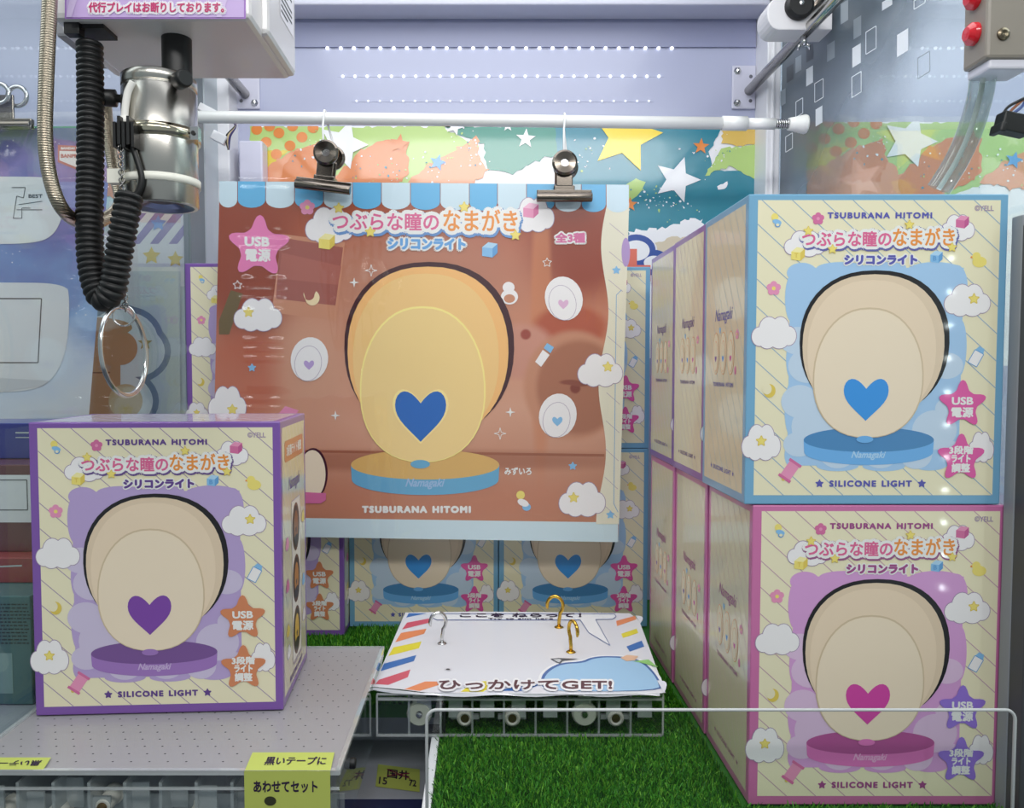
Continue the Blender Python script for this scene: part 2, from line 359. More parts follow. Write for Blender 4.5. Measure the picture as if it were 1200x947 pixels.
m.v = []; b0 = [m.pt((.3478, .40, .30)), m.pt((.3478, .93, .30)), m.pt((.3478, .93, .858)), m.pt((.3478, .40, .858))]; m.face(b0, FM)
sqw = mat('film_white', (238, 242, 246), .4); sqg = mat('film_grey', (150, 160, 168), .4); sqd = mat('film_dark', (64, 72, 80), .4)
for (x, y, w, h, k) in ((1005, 30, 9, 27, 1), (1004, 63, 10, 27, 0), (1058, 48, 13, 30, 0), (1021, 45, 12, 30, 3), (1004, 97, 11, 28, 3), (974, 58, 9, 24, 1), (949, 87, 8, 24, 0), (960, 134, 8, 24, 0), (960, 104, 10, 26, 3),
                        (936, 73, 7, 22, 1), (949, 60, 8, 22, 4), (926, 84, 8, 22, 4), (990, 12, 9, 28, 1), (1040, 2, 12, 14, 0), (1078, 0, 13, 14, 3), (966, 10, 8, 22, 0), (918, 112, 6, 22, 1), (937, 124, 8, 22, 3), (925, 165, 8, 22, 3), (1083, 74, 14, 28, 5)):
    s = -.62
    q = [(x - w / 2, y - h / 2 - s * w / 2 + 4), (x + w / 2, y - h / 2 + s * w / 2 + 4), (x + w / 2, y + h / 2 + s * w / 2), (x - w / 2, y + h / 2 - s * w / 2)]
    if k in (0, 1, 4): m.poly(q, 1, [sqw, sqg, 0, 0, sqd][k])
    else: m.outline(q, .9, 1, sqw if k == 3 else sqg)
o = m.build('trim_6'); tag(o, kind='structure')
# grey frame post at the front right; the paler grey paints its lit side
m = MB(); m.box(.336, .372, .480, .5032, -.119, PY(1195, 262, .49).z, mat('post_dark_grey', (66, 68, 72), .45)); m.box(.3355, .3375, .4925, .5032, -.119, PY(1195, 250, .49).z, mat('post_grey', (140, 144, 150), .4)); tag(m.build('trim_7', bevel=.001), kind='structure')

# ------------------------------------------------------------------ glowing dots standing in for LED reflections on the back wall
def led_reflection(py, x0, x1, n, em, r, label):
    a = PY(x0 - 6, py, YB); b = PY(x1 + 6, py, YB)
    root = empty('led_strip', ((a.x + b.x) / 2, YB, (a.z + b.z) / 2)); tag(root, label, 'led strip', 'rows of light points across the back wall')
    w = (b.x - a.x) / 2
    t = MB(); t.box(-w, w, -.0004, -.0001, -.0005, .0005, lav); t.build('tape', root)  # thin wall-coloured backing added behind the reflection dots
    mm = mat('led_%d' % int(em * 10), (246, 250, 255), .4, emit=em)  # emission stands in for LED light mirrored in the wall
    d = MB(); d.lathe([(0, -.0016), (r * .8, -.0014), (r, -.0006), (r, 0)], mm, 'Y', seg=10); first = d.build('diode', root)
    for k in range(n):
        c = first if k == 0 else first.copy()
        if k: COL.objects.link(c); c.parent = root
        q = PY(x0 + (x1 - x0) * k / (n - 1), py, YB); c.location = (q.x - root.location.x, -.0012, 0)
led_reflection(57, 384, 787, 27, 2.2, .0021, 'top row of bright LED points on the lavender back wall')
led_reflection(90, 402, 772, 27, 1.1, .0018, 'middle row of LED points on the lavender back wall')
led_reflection(119, 418, 760, 26, .5, .0014, 'lowest faint row of LED points just above the white rod')

# ------------------------------------------------------------------ turf, chute, left tray
HX = -.0335
g1 = mat('turf_green', (66, 142, 28), .6); g2 = mat('turf_green_light', (108, 172, 46), .6); g3 = mat('turf_green_dark', (42, 108, 24), .6)
tb = MB()
for (x0, x1, y0, y1) in ((HX, .345, .452, .662), (-.3105, .345, .662, .968)): tb.box(x0, x1, y0, y1, -.012, -.0005, g3)
rr = random.Random(5)
def blades(x0, x1, y0, y1, n):
    for _ in range(n):
        x, y = rr.uniform(x0, x1), rr.uniform(y0, y1); h = rr.uniform(.004, .0085); w = rr.uniform(.0006, .0011); a = rr.uniform(0, 6.28)
        if x > .169 and y > .497: continue
        lean_l = x > .160 and y > .497; lean_f = y > .848 or (y > .489 and x > .16) or (y > .818 and x < -.14)
        if -.083 < x < .157 and .59 < y < .79: h *= .45
        if y > .857 or (y > .828 and x < -.144): continue
        lx, ly = rr.gauss(0, .0028), rr.gauss(-.001, .0028)
        if lean_l: lx = -abs(lx)
        if lean_f: ly = -abs(ly)
        c, s = math.cos(a) * w, math.sin(a) * w
        i = tb.pt((x - c, y - s, -.0008)); j = tb.pt((x + c, y + s, -.0008)); k = tb.pt((x + lx + c * .3, y + ly + s * .3, h)); l = tb.pt((x + lx - c * .3, y + ly - s * .3, h))
        tb.face((i, j, k, l), rr.choice((g1, g1, g2, g3)))
blades(HX + .0025, .175, .452, .66, 42000); blades(.17, .345, .452, .5, 5000); blades(-.31, .175, .662, .86, 24000)
tag(tb.build('artificial_turf'), 'bright green artificial grass mat under the boxes and hook stand', 'grass mat', kind='stuff')

PT = .0527                                   # top of the left tray
PX1 = -.0838; PX0 = -.3085; PF = .4475; PR = .652
gp = mat('chute_grey', (172, 174, 182), .4, noise=.06, nscale=20)
m = MB(); yn_ = PZ(440, 936, -.05).y
m.box(-.16, HX - .0068, yn_, .70, -.053, -.05, gp); m.box(-.310, HX - .003, .70, .703, -.119, -.013, gp); m.box(-.16, HX - .0068, .383, yn_ - .0002, -.053, -.05, mat('chute_navy', (40, 44, 84), .4))
tag(m.build('drop_chute', bevel=.0005), 'grey prize chute floor in the gap left of the grass', 'chute')
m = MB(); m.box(HX - .0062, HX - .0002, .4635, .655, -.085, .0045, white); tag(m.build('edge_strip', bevel=.0006), 'thin white edge strip standing along the left side of the grass', 'edging')
ye_t = mat('yellow_green_tape', (192, 202, 98), .45); ink = mat('marker_ink', (44, 24, 58), .5); redi = mat('marker_red', (140, 20, 70), .5)
def ntf(o3, ux, uy):                        # flat note frame: origin, u axis, v axis (metres per unit)
    n = ux.cross(uy).normalized()
    def f(u, v, lay): return tuple(o3 + ux * u + uy * v - n * (.0003 + .0002 * lay))
    return f
# note in the chute
a = PZ(443, 896, -.0497); b = PZ(492, 902, -.0497); c = PZ(440, 922, -.0497)
m = MB(ntf(a, (b - a) / 100, (c - a) / 60)); m.rect(0, 0, 100, 60, 0, ye_t); m.text('国井', 50, 22, 50, 24, 1, ink, .6); m.text('15', 16, 44, 18, 18, 1, ink, .5); m.text('72', 84, 40, 16, 16, 1, ink, .5); m.line(22, 12, 78, 30, 2, 2, redi); m.line(24, 30, 76, 16, 2, 2, redi)
tag(m.build('tape_note'), 'yellow green tape note with 15 lying down in the grey chute', 'note')

root = empty('perforated_tray', ((PX0 + PX1) / 2, (PF + PR) / 2, 0)); tag(root, 'clear acrylic tray with perforated grey top carrying the purple box', 'tray')
ox, oy = root.location.x, root.location.y
pg = mat('perforated_grey', (160, 157, 160), .32, noise=.04, nscale=8); hole = mat('hole_dark', (70, 68, 72), .6)
m = MB(lambda u, v, lay: (u - ox, v - oy, PT + .0001 * lay)); m.box(PX0 - ox + .002, PX1 - ox - .002, PF - oy + .002, PR - oy - .001, PT - .0022, PT, pg)
j = 0; y = PF + .012
while y < PR - .006:
    x = PX0 + .010 + (.0055 if j % 2 else 0)
    while x < PX1 - .006: m.ell(x, y, .0007, .0006, 1, hole, 6); x += .011
    y += .0095; j += 1
m.build('perforated_top', root)
def tray_wall(name, x0, x1, y0, y1, z0, z1, mm): q = MB(); q.box(x0 - ox, x1 - ox, y0 - oy, y1 - oy, z0, z1, mm); return q.build(name, root)
tray_wall('front_wall', PX0, PX1, PF, PF + .002, PT - .06, PT + .0006, acry); tray_wall('side_wall', PX1 - .002, PX1, PF + .002, PR, PT - .05, PT + .0006, acry); tray_wall('side_wall', PX0, PX0 + .002, PF + .002, PR, PT - .05, PT + .0006, acry)
q = MB()
for (x0, x1, y0, y1) in ((PX0, PX1, PF - .0006, PF + .0022), (PX1 - .0022, PX1 + .0006, PF, PR), (PX0 - .0006, PX0 + .0022, PF, PR), (PX0, PX1, PR - .002, PR)):
    q.box(x0 - ox, x1 - ox, y0 - oy, y1 - oy, PT - .0016, PT + .0012, edge)
q.box(PX0 - ox, PX1 - ox, PF - .0006 - oy, PF + .0015 - oy, PT - .0105, PT - .0095, edge); q.build('rim', root)
for k in range(10):
    x = PX0 + .014 + k * .021; q = MB(); q.box(x - ox - .0009, x - ox + .0009, PF + .003 - oy, PR - .03 - oy, PT - .045, PT - .008, edge)
    q.box(x - ox, x - ox + .011, PF + .006 + (k % 3) * .005 - oy, PF + .0075 + (k % 3) * .005 - oy, PT - .03, PT - .012 - (k % 2) * .006, edge); q.box(x - ox, x + .021 - ox, PF + .02 - oy, PF + .0215 - oy, PT - .04, PT - .024, edge); q.build('divider', root)
bolt_m = mat('bolt_nylon', (222, 216, 206), .35); brass_d = mat('screw_brass', (140, 110, 70), .3, metal=.9)
for (x, dz) in ((-.286, -.030), (-.255, -.030), (-.170, -.030), (-.225, -.024)):
    q = MB(); q.lathe([(0, -.014), (.0038, -.014), (.005, -.012), (.005, .0), (.0062, 0), (.0062, .003), (0, .003)], bolt_m, 'Y', seg=20); q.lathe([(0, -.0155), (.0028, -.015), (.003, -.0138)], brass_d, 'Y', seg=14)
    q.build('bolt', root, (x - ox, PF + .019 - oy, PT + dz))
q = MB(); q.lathe([(0, .0035), (.003, .0035), (.0034, .0025), (.0034, 0)], black_pl, 'X', seg=16); q.build('side_screw', root, (PX1 - ox, .485 - oy, PT - .014))
# tape notes on the tray edge
def rect_note(name, ptsTop, front_h, txt1, txt2, label, flip=False):
    a, b, c = ptsTop                        # back-left, back-right, front-left on the tray top
    ux = (b - a) / 100; uy = (c - a) / 40
    mb = MB(ntf(a + Vector((0, 0, .0009)), ux, uy)); mb.rect(0, 0, 100, 40.5, 0, ye_t)
    mb.text(txt1, 56, 20, 72, 18, 1, ink, .4, rot=math.pi if flip else 0)
    if front_h:
        f0 = Vector((c.x, PF - .0012, PT + .0012)); fx = Vector(((b.x - a.x) / 100, 0, 0)); fz = Vector((0, 0, -.001))
        mb.fr = ntf(f0, fx, fz); mb.rect(0, -.3, 100, front_h, 0, ye_t)
        mb.text(txt2, 48, 9, 74, 6.5, 1, ink, .3); mb.ell(30, 17.5, 7, 2.8, 1, mat('hole_dark2', (52, 54, 30), .6), 20)
    return tag(mb.build(name), label, 'note')
rect_note('tape_note', (PZ(296, 884, PT), PZ(392, 884, PT), PZ(287, 905, PT)), 42, '黒いテープに', 'あわせてセット', 'yellow green tape folded over the tray front with two lines of handwriting')
rect_note('tape_note', (PZ(-40, 890, PT), PZ(60, 890, PT), PZ(-52, 904, PT)), 0, '黒いテープに', '', 'yellow green tape strip at the far left of the tray front edge', True)

# ------------------------------------------------------------------ printed lamp cartons
BW, BD, BH = .165, .098, .1985
cream = mat('carton_cream', (238, 230, 196), .32, coat=.35)
PAL = {'purple': dict(b=(128, 86, 168), sky=(184, 162, 210), line=(168, 150, 176), obj=(126, 70, 166), badge=(214, 134, 92), ink=(98, 66, 140)),
       'blue': dict(b=(118, 172, 206), sky=(166, 202, 236), line=(150, 178, 200), obj=(62, 150, 226), badge=(228, 92, 166), ink=(92, 92, 176)),
       'pink': dict(b=(206, 116, 168), sky=(216, 160, 214), line=(198, 160, 176), obj=(212, 72, 164), badge=(150, 118, 216), ink=(160, 74, 136))}
KX = BW / 720; KZ = BH / 865
def ff(u, v, lay): return ((u - 400) * KX, -BD / 2 - lay * .00005, BH - (v - 45) * KZ)
def lamp_picture(mb, lay, pal, glow=False, nm=''):
    """a plain rounded night light on a round stand holding a heart"""
    if glow: A, B, C, D = (248, 192, 122), (246, 204, 136), (246, 214, 146), (64, 18, 30)
    else: A, B, C, D = (226, 204, 176), (236, 214, 186), (240, 222, 196), (22, 18, 24)
    k = 'glow' if glow else 'lit'
    mA, mB, mC, mD = mat('lamp_shell_' + k, A, .35, coat=.3), mat('lamp_mid_' + k, B, .35, coat=.3), mat('lamp_body_' + k, C, .35, coat=.3), mat('lamp_rim_' + k, D, .35, coat=.3)
    mo = mat('lamp_heart_' + nm, pal['obj'], .35, coat=.3); ms = mat('lamp_stand_' + nm, tuple(int(v * .74 + 255 * .26) for v in pal['obj']) if not glow else (104, 172, 210), .35, coat=.3)
    mt = mat('lamp_stand_top_' + nm, tuple(int(v * .68 + 255 * .14) for v in pal['obj']) if not glow else (222, 178, 104), .35, coat=.3)
    # stand
    mb.ell(386, 728, 183, 36, lay, mt, 48); mb.poly([(386 + 183 * math.cos(a), 728 + 34 * math.sin(a)) for a in [i * math.pi / 24 for i in range(25)]] + [(386 + 181 * math.cos(a), 762 + 36 * math.sin(a)) for a in [math.pi - i * math.pi / 24 for i in range(25)]], lay + 1, ms)
    mb.text('Namagaki', 386, 772, 96, 24, lay + 2, mat('lamp_script_' + nm, tuple(int(v * .4 + 150) for v in pal['obj']), .35), .7, shear=.35)
    # shell: rounded back plate with a dark edge
    mb.poly(egg(396, 255, 660, 208, -.02), lay + 2, mD); mb.poly(egg(393, 266, 668, 197, -.02), lay + 3, mA)
    mb.poly(egg(388, 282, 676, 180, .0), lay + 4, mB)
    mb.poly(egg(380, 358, 722, 158, .07), lay + 5, mat('lamp_line_' + k, (255, 236, 150) if glow else (212, 190, 158), .35)); mb.poly(egg(380, 363, 720, 154, .07), lay + 6, mC)
    mb.ell(374, 726, 24, 10, lay + 7, ms, 20)
    if glow: mb.heart(375, 615, 138, 128, lay + 7, mat('lamp_heart_edge', (255, 232, 160), .35))
    mb.heart(375, 615, 126, 118, lay + 8, mo)
def stripes(mb, x0, y0, x1, y1, sp, ang, w, lay, m):
    t = math.tan(ang)                       # y = t (x - c)
    c = x0 - (y1 - y0) / t
    while c < x1:
        xa, ya = max(x0, c), 0
        ya = t * (xa - c); xb = min(x1, c + (y1 - y0) / t); yb = t * (xb - c)
        if xb > xa: mb.line(xa, y0 + ya, xb, y0 + yb, w, lay, m)
        c += sp
cl_o = mat('cloud_outline', (168, 148, 176), .35); cl_w = mat('cloud_print_white', (244, 240, 240), .32, coat=.3)
yel = mat('print_yellow', (240, 222, 120), .35); yel2 = mat('print_yellow_deep', (226, 200, 92), .35); pnk = mat('print_pink', (232, 150, 186), .35); pnk2 = mat('print_pink_deep', (214, 112, 160), .35)
sky = mat('print_sky', (136, 190, 232), .35); sky2 = mat('print_sky_deep', (100, 160, 214), .35); ttl_p = mat('title_pink', (222, 104, 150), .35); ttl_o = mat('title_orange', (236, 150, 70), .35)
def icons(root, lay, ink_m):
    mb = MB(ff); mb.ell(112, 108, 10, 10, lay, yel); mb.ell(118, 122, 13, 7, lay + 1, sky, 16, .3); mb.ell(120, 130, 8, 7, lay, sky2, 14); mb.ell(120, 130, 5, 4, lay + 2, cream, 12); mb.build('pacifier_picture', root)
    for x, y, r, p, q in ((232, 113, 17, pnk2, pnk), (112, 305, 20, pnk, yel)): mb = MB(ff); mb.flower(x, y, r, lay, p, q); mb.build('flower_picture', root)
    mb = MB(ff); mb.ell(105, 590, 17, 19, lay, yel2); mb.ell(98, 585, 13, 15, lay + 1, cream); mb.build('moon_picture', root)
    c, s = math.cos(.5), math.sin(.5)
    def rc(x, y): return (684 + x * c - y * s, 492 + x * s + y * c)
    mb = MB(ff); mb.poly([rc(-14, -12), rc(14, -12), rc(14, 28), rc(-14, 28)], lay, cl_w); mb.outline([rc(-14, -12), rc(14, -12), rc(14, 28), rc(-14, 28)], 2, lay + 1, sky2); mb.poly([rc(-8, -26), rc(8, -26), rc(13, -12), rc(-13, -12)], lay, sky); mb.build('bottle_picture', root)
    mb = MB(ff); mb.ell(683, 232, 20, 15, lay, yel); mb.ell(674, 217, 12, 12, lay + 1, yel); mb.ell(662, 219, 5, 3, lay, ttl_o, 10); mb.build('duckling_picture', root)
    def rp(x, y): return (166 + x * math.cos(.6) - y * math.sin(.6), 814 + x * math.sin(.6) + y * math.cos(.6))
    mb = MB(ff); mb.poly([rp(-16, -26), rp(16, -26), rp(16, 26), rp(-16, 26)], lay, pnk); mb.poly([rp(-20, -30), rp(20, -30), rp(20, -22), rp(-20, -22)], lay + 1, pnk2); mb.poly([rp(-20, 22), rp(20, 22), rp(20, 30), rp(-20, 30)], lay + 1, pnk2); mb.ell(148, 838, 5, 5, lay, yel2); mb.build('candy_picture', root)
    mb = MB(ff); mb.cube_icon(563, 218, 17, lay, sky, sky2, mat('print_sky_pale', (176, 214, 240), .35)); mb.text('B', 558, 222, 9, 12, lay + 1, sky2, .6); mb.build('block_picture', root)
    for x in (250, 538): mb = MB(ff); mb.star(x, 851, 12, lay, ink_m, puff=True); mb.build('star_picture', root)
def make_carton(key):
    P = PAL[key]; bm = mat('carton_border_' + key, P['b'], .3, coat=.4); ink_m = mat('carton_ink_' + key, P['ink'], .35); ln = mat('carton_line_' + key, P['line'], .35)
    body = MB(); body.box(-BW / 2, BW / 2, -BD / 2, BD / 2, 0, BH, bm); root = body.build('lamp_carton', bevel=.0008)
    f = MB(ff); f.rect(65, 62, 738, 884, 1, cream); stripes(f, 65, 62, 738, 884, 84, R(42), 2.4, 2, ln)
    skm = mat('carton_sky_' + key, P['sky'], .35, coat=.3); sk2 = mat('carton_sky_pale_' + key, tuple(int(v * .55 + 235 * .45) for v in P['sky']), .35, coat=.3)
    f.rect(158, 248, 640, 800, 3, skm)
    for (x, y, rx, ry) in ((190, 262, 42, 28), (300, 250, 70, 18), (420, 246, 60, 14), (560, 258, 80, 26), (620, 300, 32, 60), (166, 330, 22, 70), (168, 500, 18, 60), (634, 470, 20, 80), (170, 640, 22, 80), (632, 620, 16, 60), (180, 770, 30, 40), (300, 800, 60, 16), (430, 802, 60, 14), (560, 796, 50, 18)): f.ell(x, y, rx, ry, 3, skm, 24)
    for (x, y, r) in ((180, 450, 48), (210, 520, 60), (190, 620, 58), (240, 690, 80), (190, 740, 44), (600, 520, 46), (610, 640, 40), (570, 700, 70), (620, 750, 24), (420, 760, 60), (300, 760, 60), (520, 770, 50)): f.ell(x, y, r if r < 50 else r * .9, r * .8, 4, sk2, 26)
    f.build('front_panel', root)
    lp = MB(ff); lamp_picture(lp, 6, P, False, key); lp.build('lamp_picture', root)
    for i, (x, y, w, h) in enumerate(((115, 428, 124, 88), (84, 735, 108, 100), (652, 338, 128, 88), (702, 748, 70, 84))):
        cm = MB(ff); cm.cloud(x, y, w, h, 5, cl_w, cl_o, 2)
        if i in (1, 2): cm.star(x if i == 1 else x + 18, y - 4, 16, 8, yel2, puff=True); cm.star(x if i == 1 else x + 18, y - 4, 12, 9, yel, puff=True)
        cm.build('cloud', root)
    icons(root, 5, ink_m)
    bdm = mat('carton_badge_' + key, P['badge'], .35, coat=.3)
    for y, lines in ((628, (('USB', -10, 58, 20), ('電源', 22, 60, 27))), (778, (('3段階', -22, 66, 22), ('ライト', 2, 52, 20), ('調整', 28, 50, 24)))):
        s = MB(ff); s.star(645, y, 68, 16, bdm, puff=True)
        for t, dy, w, h in lines: s.text(t, 645, y + dy, w, h, 17, offwhite, 1.3, sides=6)
        s.build('star_badge', root)
    t = MB(ff)
    t.text('TSUBURANA HITOMI', 403, 104, 288, 15, 5, ink_m, 1.3, sides=6); t.text('SILICONE LIGHT', 394, 851, 230, 16, 5, ink_m, 1.4, sides=6); t.text('©YELL', 692, 84, 52, 15, 5, cl_o, .4)
    t.cloud(196, 182, 112, 70, 5, cl_w, cl_o, 2); t.cloud(620, 138, 92, 70, 5, cl_w, cl_o, 2); t.cube_icon(178, 210, 19, 7, yel, yel2, mat('print_cream', (246, 236, 170), .35)); t.text('T', 173, 214, 9, 12, 8, yel2, .6); t.cube_icon(632, 122, 18, 7, pnk2, mat('print_rose', (196, 90, 146), .35), pnk)
    oo = mat('title_edge_' + key, tuple(int(v * .8 + 30) for v in P['ink']), .35)
    for s, x, w, mm, h, y in (('つぶらな瞳の', 312, 246, ttl_p, 40, 168), ('なまがき', 526, 170, ttl_o, 48, 163)):
        t.text(s, x + 2, y + 3, w, h, 8, oo, 12, sides=16); t.text(s, x, y, w, h, 9, offwhite, 9.5, sides=16); t.text(s, x, y, w, h, 10, mm, 1.3, sides=6)
    for x, y in ((205, 147), (273, 197), (485, 130), (605, 192)): t.star(x, y, 14, 11, yel2, puff=True); t.star(x, y, 11, 12, yel, puff=True)
    t.text('シリコンライト', 408, 226, 200, 24, 7, offwhite, 6, sides=10); t.text('シリコンライト', 408, 226, 200, 24, 8, ink_m, 2.2, sides=6)
    t.build('title_lettering', root)
    # long sides
    for sgn in (-1, 1):
        def sf(u, v, lay, sgn=sgn): return (sgn * (BW / 2 + lay * .00005), (BD / 2 - u / 1000) if sgn < 0 else (-BD / 2 + u / 1000), BH - v / 1000)
        sp = MB(sf); sp.rect(5.5, 5, BD * 1000 - 5.5, BH * 1000 - 6, 1, mat('carton_side_cream', (230, 220, 188), .24, coat=.5)); stripes(sp, 5.5, 5, BD * 1000 - 5.5, BH * 1000 - 6, 13, R(58), .35, 2, ln)
        cx = BD * 500
        if sgn < 0:
            sp.text('Namagaki', cx, 74, 40, 11, 3, ink_m, .08, shear=.35)
            for i, hm in enumerate((mat('lamp_heart_purple', PAL['purple']['obj'], .35), mat('lamp_heart_blue', PAL['blue']['obj'], .35), mat('lamp_heart_pink', PAL['pink']['obj'], .35))):
                x = cx - 17 + 17 * i; sp.ell(x, 100, 7.2, 15, 3, ttl_o); sp.ell(x, 100, 6.7, 14.5, 4, mat('carton_side_pale', (240, 228, 198), .3)); sp.ell(x, 102, 4.8, 11, 5, ttl_o); sp.ell(x, 102, 4.4, 10.6, 6, mat('carton_side_pale', (0, 0, 0))); sp.heart(x, 104, 4, 4.5, 7, hm)
            sp.text('TSUBURANA HITOMI', cx, 122, 46, 2.8, 3, ink_m, .12); sp.text('SILICONE LIGHT', cx, 182, 40, 3.0, 3, ink_m, .15); sp.star(cx - 25, 182, 2, 3, ink_m); sp.star(cx + 25, 182, 2, 3, ink_m)
            sp.flower(cx + 30, 88, 3.4, 3, pnk, yel); sp.heart(cx - 8, 84, 4, 5, 3, sky); sp.ell(cx + 27, 112, 2, 3, 3, pnk2)
        else:
            sp.poly([(14, 17), (16, 15), (84, 15), (86, 17), (86, 28), (84, 30), (16, 30), (14, 28)], 3, mat('carton_badge_purple', PAL['purple']['badge'], .35, coat=.3)); sp.text('3段階ライト調整', 50, 22.5, 58, 7.5, 4, offwhite, .3)
            sp.text('Namagaki', 50, 48, 46, 12, 3, ink_m, .1, shear=.35); sp.rect(37, 61, 71, 180, 3, mat('carton_side_pale2', (238, 232, 222), .3)); sp.outline([(37, 61), (71, 61), (71, 180), (37, 180)], .5, 4, cl_o)
            for i in range(3):
                y = 82 + 39 * i; sp.ell(53, y, 14, 18, 5, mat('disc_brown', (96, 56, 28), .35)); sp.ell(53, y, 12, 15.5, 6, mat('disc_dark', (54, 34, 22), .35)); sp.ell(53, y, 8, 12, 7, mat('disc_amber%d' % i, ((150, 92, 40), (190, 122, 46), (224, 180, 70))[i], .35)); sp.ell(53, y + 10, 9, 4, 8, mat('disc_base', (40, 26, 20), .35)); sp.heart(53, y + 3, 5, 5, 8, mat('disc_dark', (0, 0, 0)))
            for x, y, mm in ((20, 88, pnk), (84, 80, yel), (20, 118, pnk2), (84, 130, sky), (20, 150, yel2), (22, 166, cl_w), (84, 158, cl_w)): sp.cloud(x, y, 12, 9, 3, mm, cl_o, .5)
            sp.text('SILICONE LIGHT', 50, 188, 50, 3.6, 4, ink_m, .3); sp.line(40, 182, 72, 182, .8, 5, ink_m)
        sp.build('side_panel', root)
    tp = MB(lambda u, v, lay: (u / 1000 - BW / 2, BD / 2 - v / 1000, BH + lay * .00005)); tp.rect(5, 5, BW * 1000 - 5, BD * 1000 - 3, 1, mat('carton_top_' + key, tuple(int(v * .4 + 236 * .6) for v in P['sky']), .18, coat=.6)); stripes(tp, 5, 5, BW * 1000 - 5, BD * 1000 - 3, 20, R(42), .6, 2, ln); tp.build('top_panel', root)
    return root
PROTO = {}
def carton(key, cx, yf, z, label, rz=0.0, group=None):
    if key not in PROTO: PROTO[key] = make_carton(key); o = PROTO[key]
    else: o = copy_tree(PROTO[key])
    o.rotation_euler = (0, 0, rz)
    o.location = Vector((cx, yf, z)) + Euler((0, 0, rz)).to_matrix() @ Vector((0, BD / 2, 0))
    return tag(o, label, 'box', group)
GR = 'lamp cartons stacked along the right side'; GB = 'lamp cartons against the back wall'
carton('purple', -.2195, .5245, PT + .0008, 'purple bordered night light carton alone on the perforated grey tray', R(3.2))
carton('blue', .2515, .504, .2, 'blue bordered carton at the front top of the right stack', 0, GR)
carton('pink', .2570, .504, .001, 'pink bordered carton at the front bottom right, resting on the grass', 0, GR)
for i, (y, ku, lu, ll) in enumerate(((.604, 'purple', 'purple bordered carton directly behind the blue one in the right upper row', 'pink bordered carton second from the front in the right lower row'),
                                     (.704, 'purple', 'purple bordered carton third from the front in the right upper row', 'pink bordered carton third from the front in the right lower row'))):
    carton(ku, .2535 + .001 * (i - 1), y, .2, lu, 0, GR); carton('pink', .2560 - .001 * i, y, .001, ll, 0, GR)
for k, (x0, c, yk) in enumerate(((-.3138, 'purple', .832), (-.1482, 'blue', .861), (.0175, 'blue', .861))):
    lab = (('purple bordered carton on the grass behind the perforated tray', 'purple bordered carton sticking out left of the hanging poster'),
           ('blue bordered carton below the poster, beside the purple carton', 'blue bordered carton hidden behind the middle of the hanging poster'),
           ('blue bordered carton below the right half of the poster', 'blue bordered carton peeking out past the right edge of the poster'))[k]
    carton(c, x0 + BW / 2, yk, .001, lab[0], 0, GB); carton(c, x0 + BW / 2, yk, .2, lab[1], 0, GB)

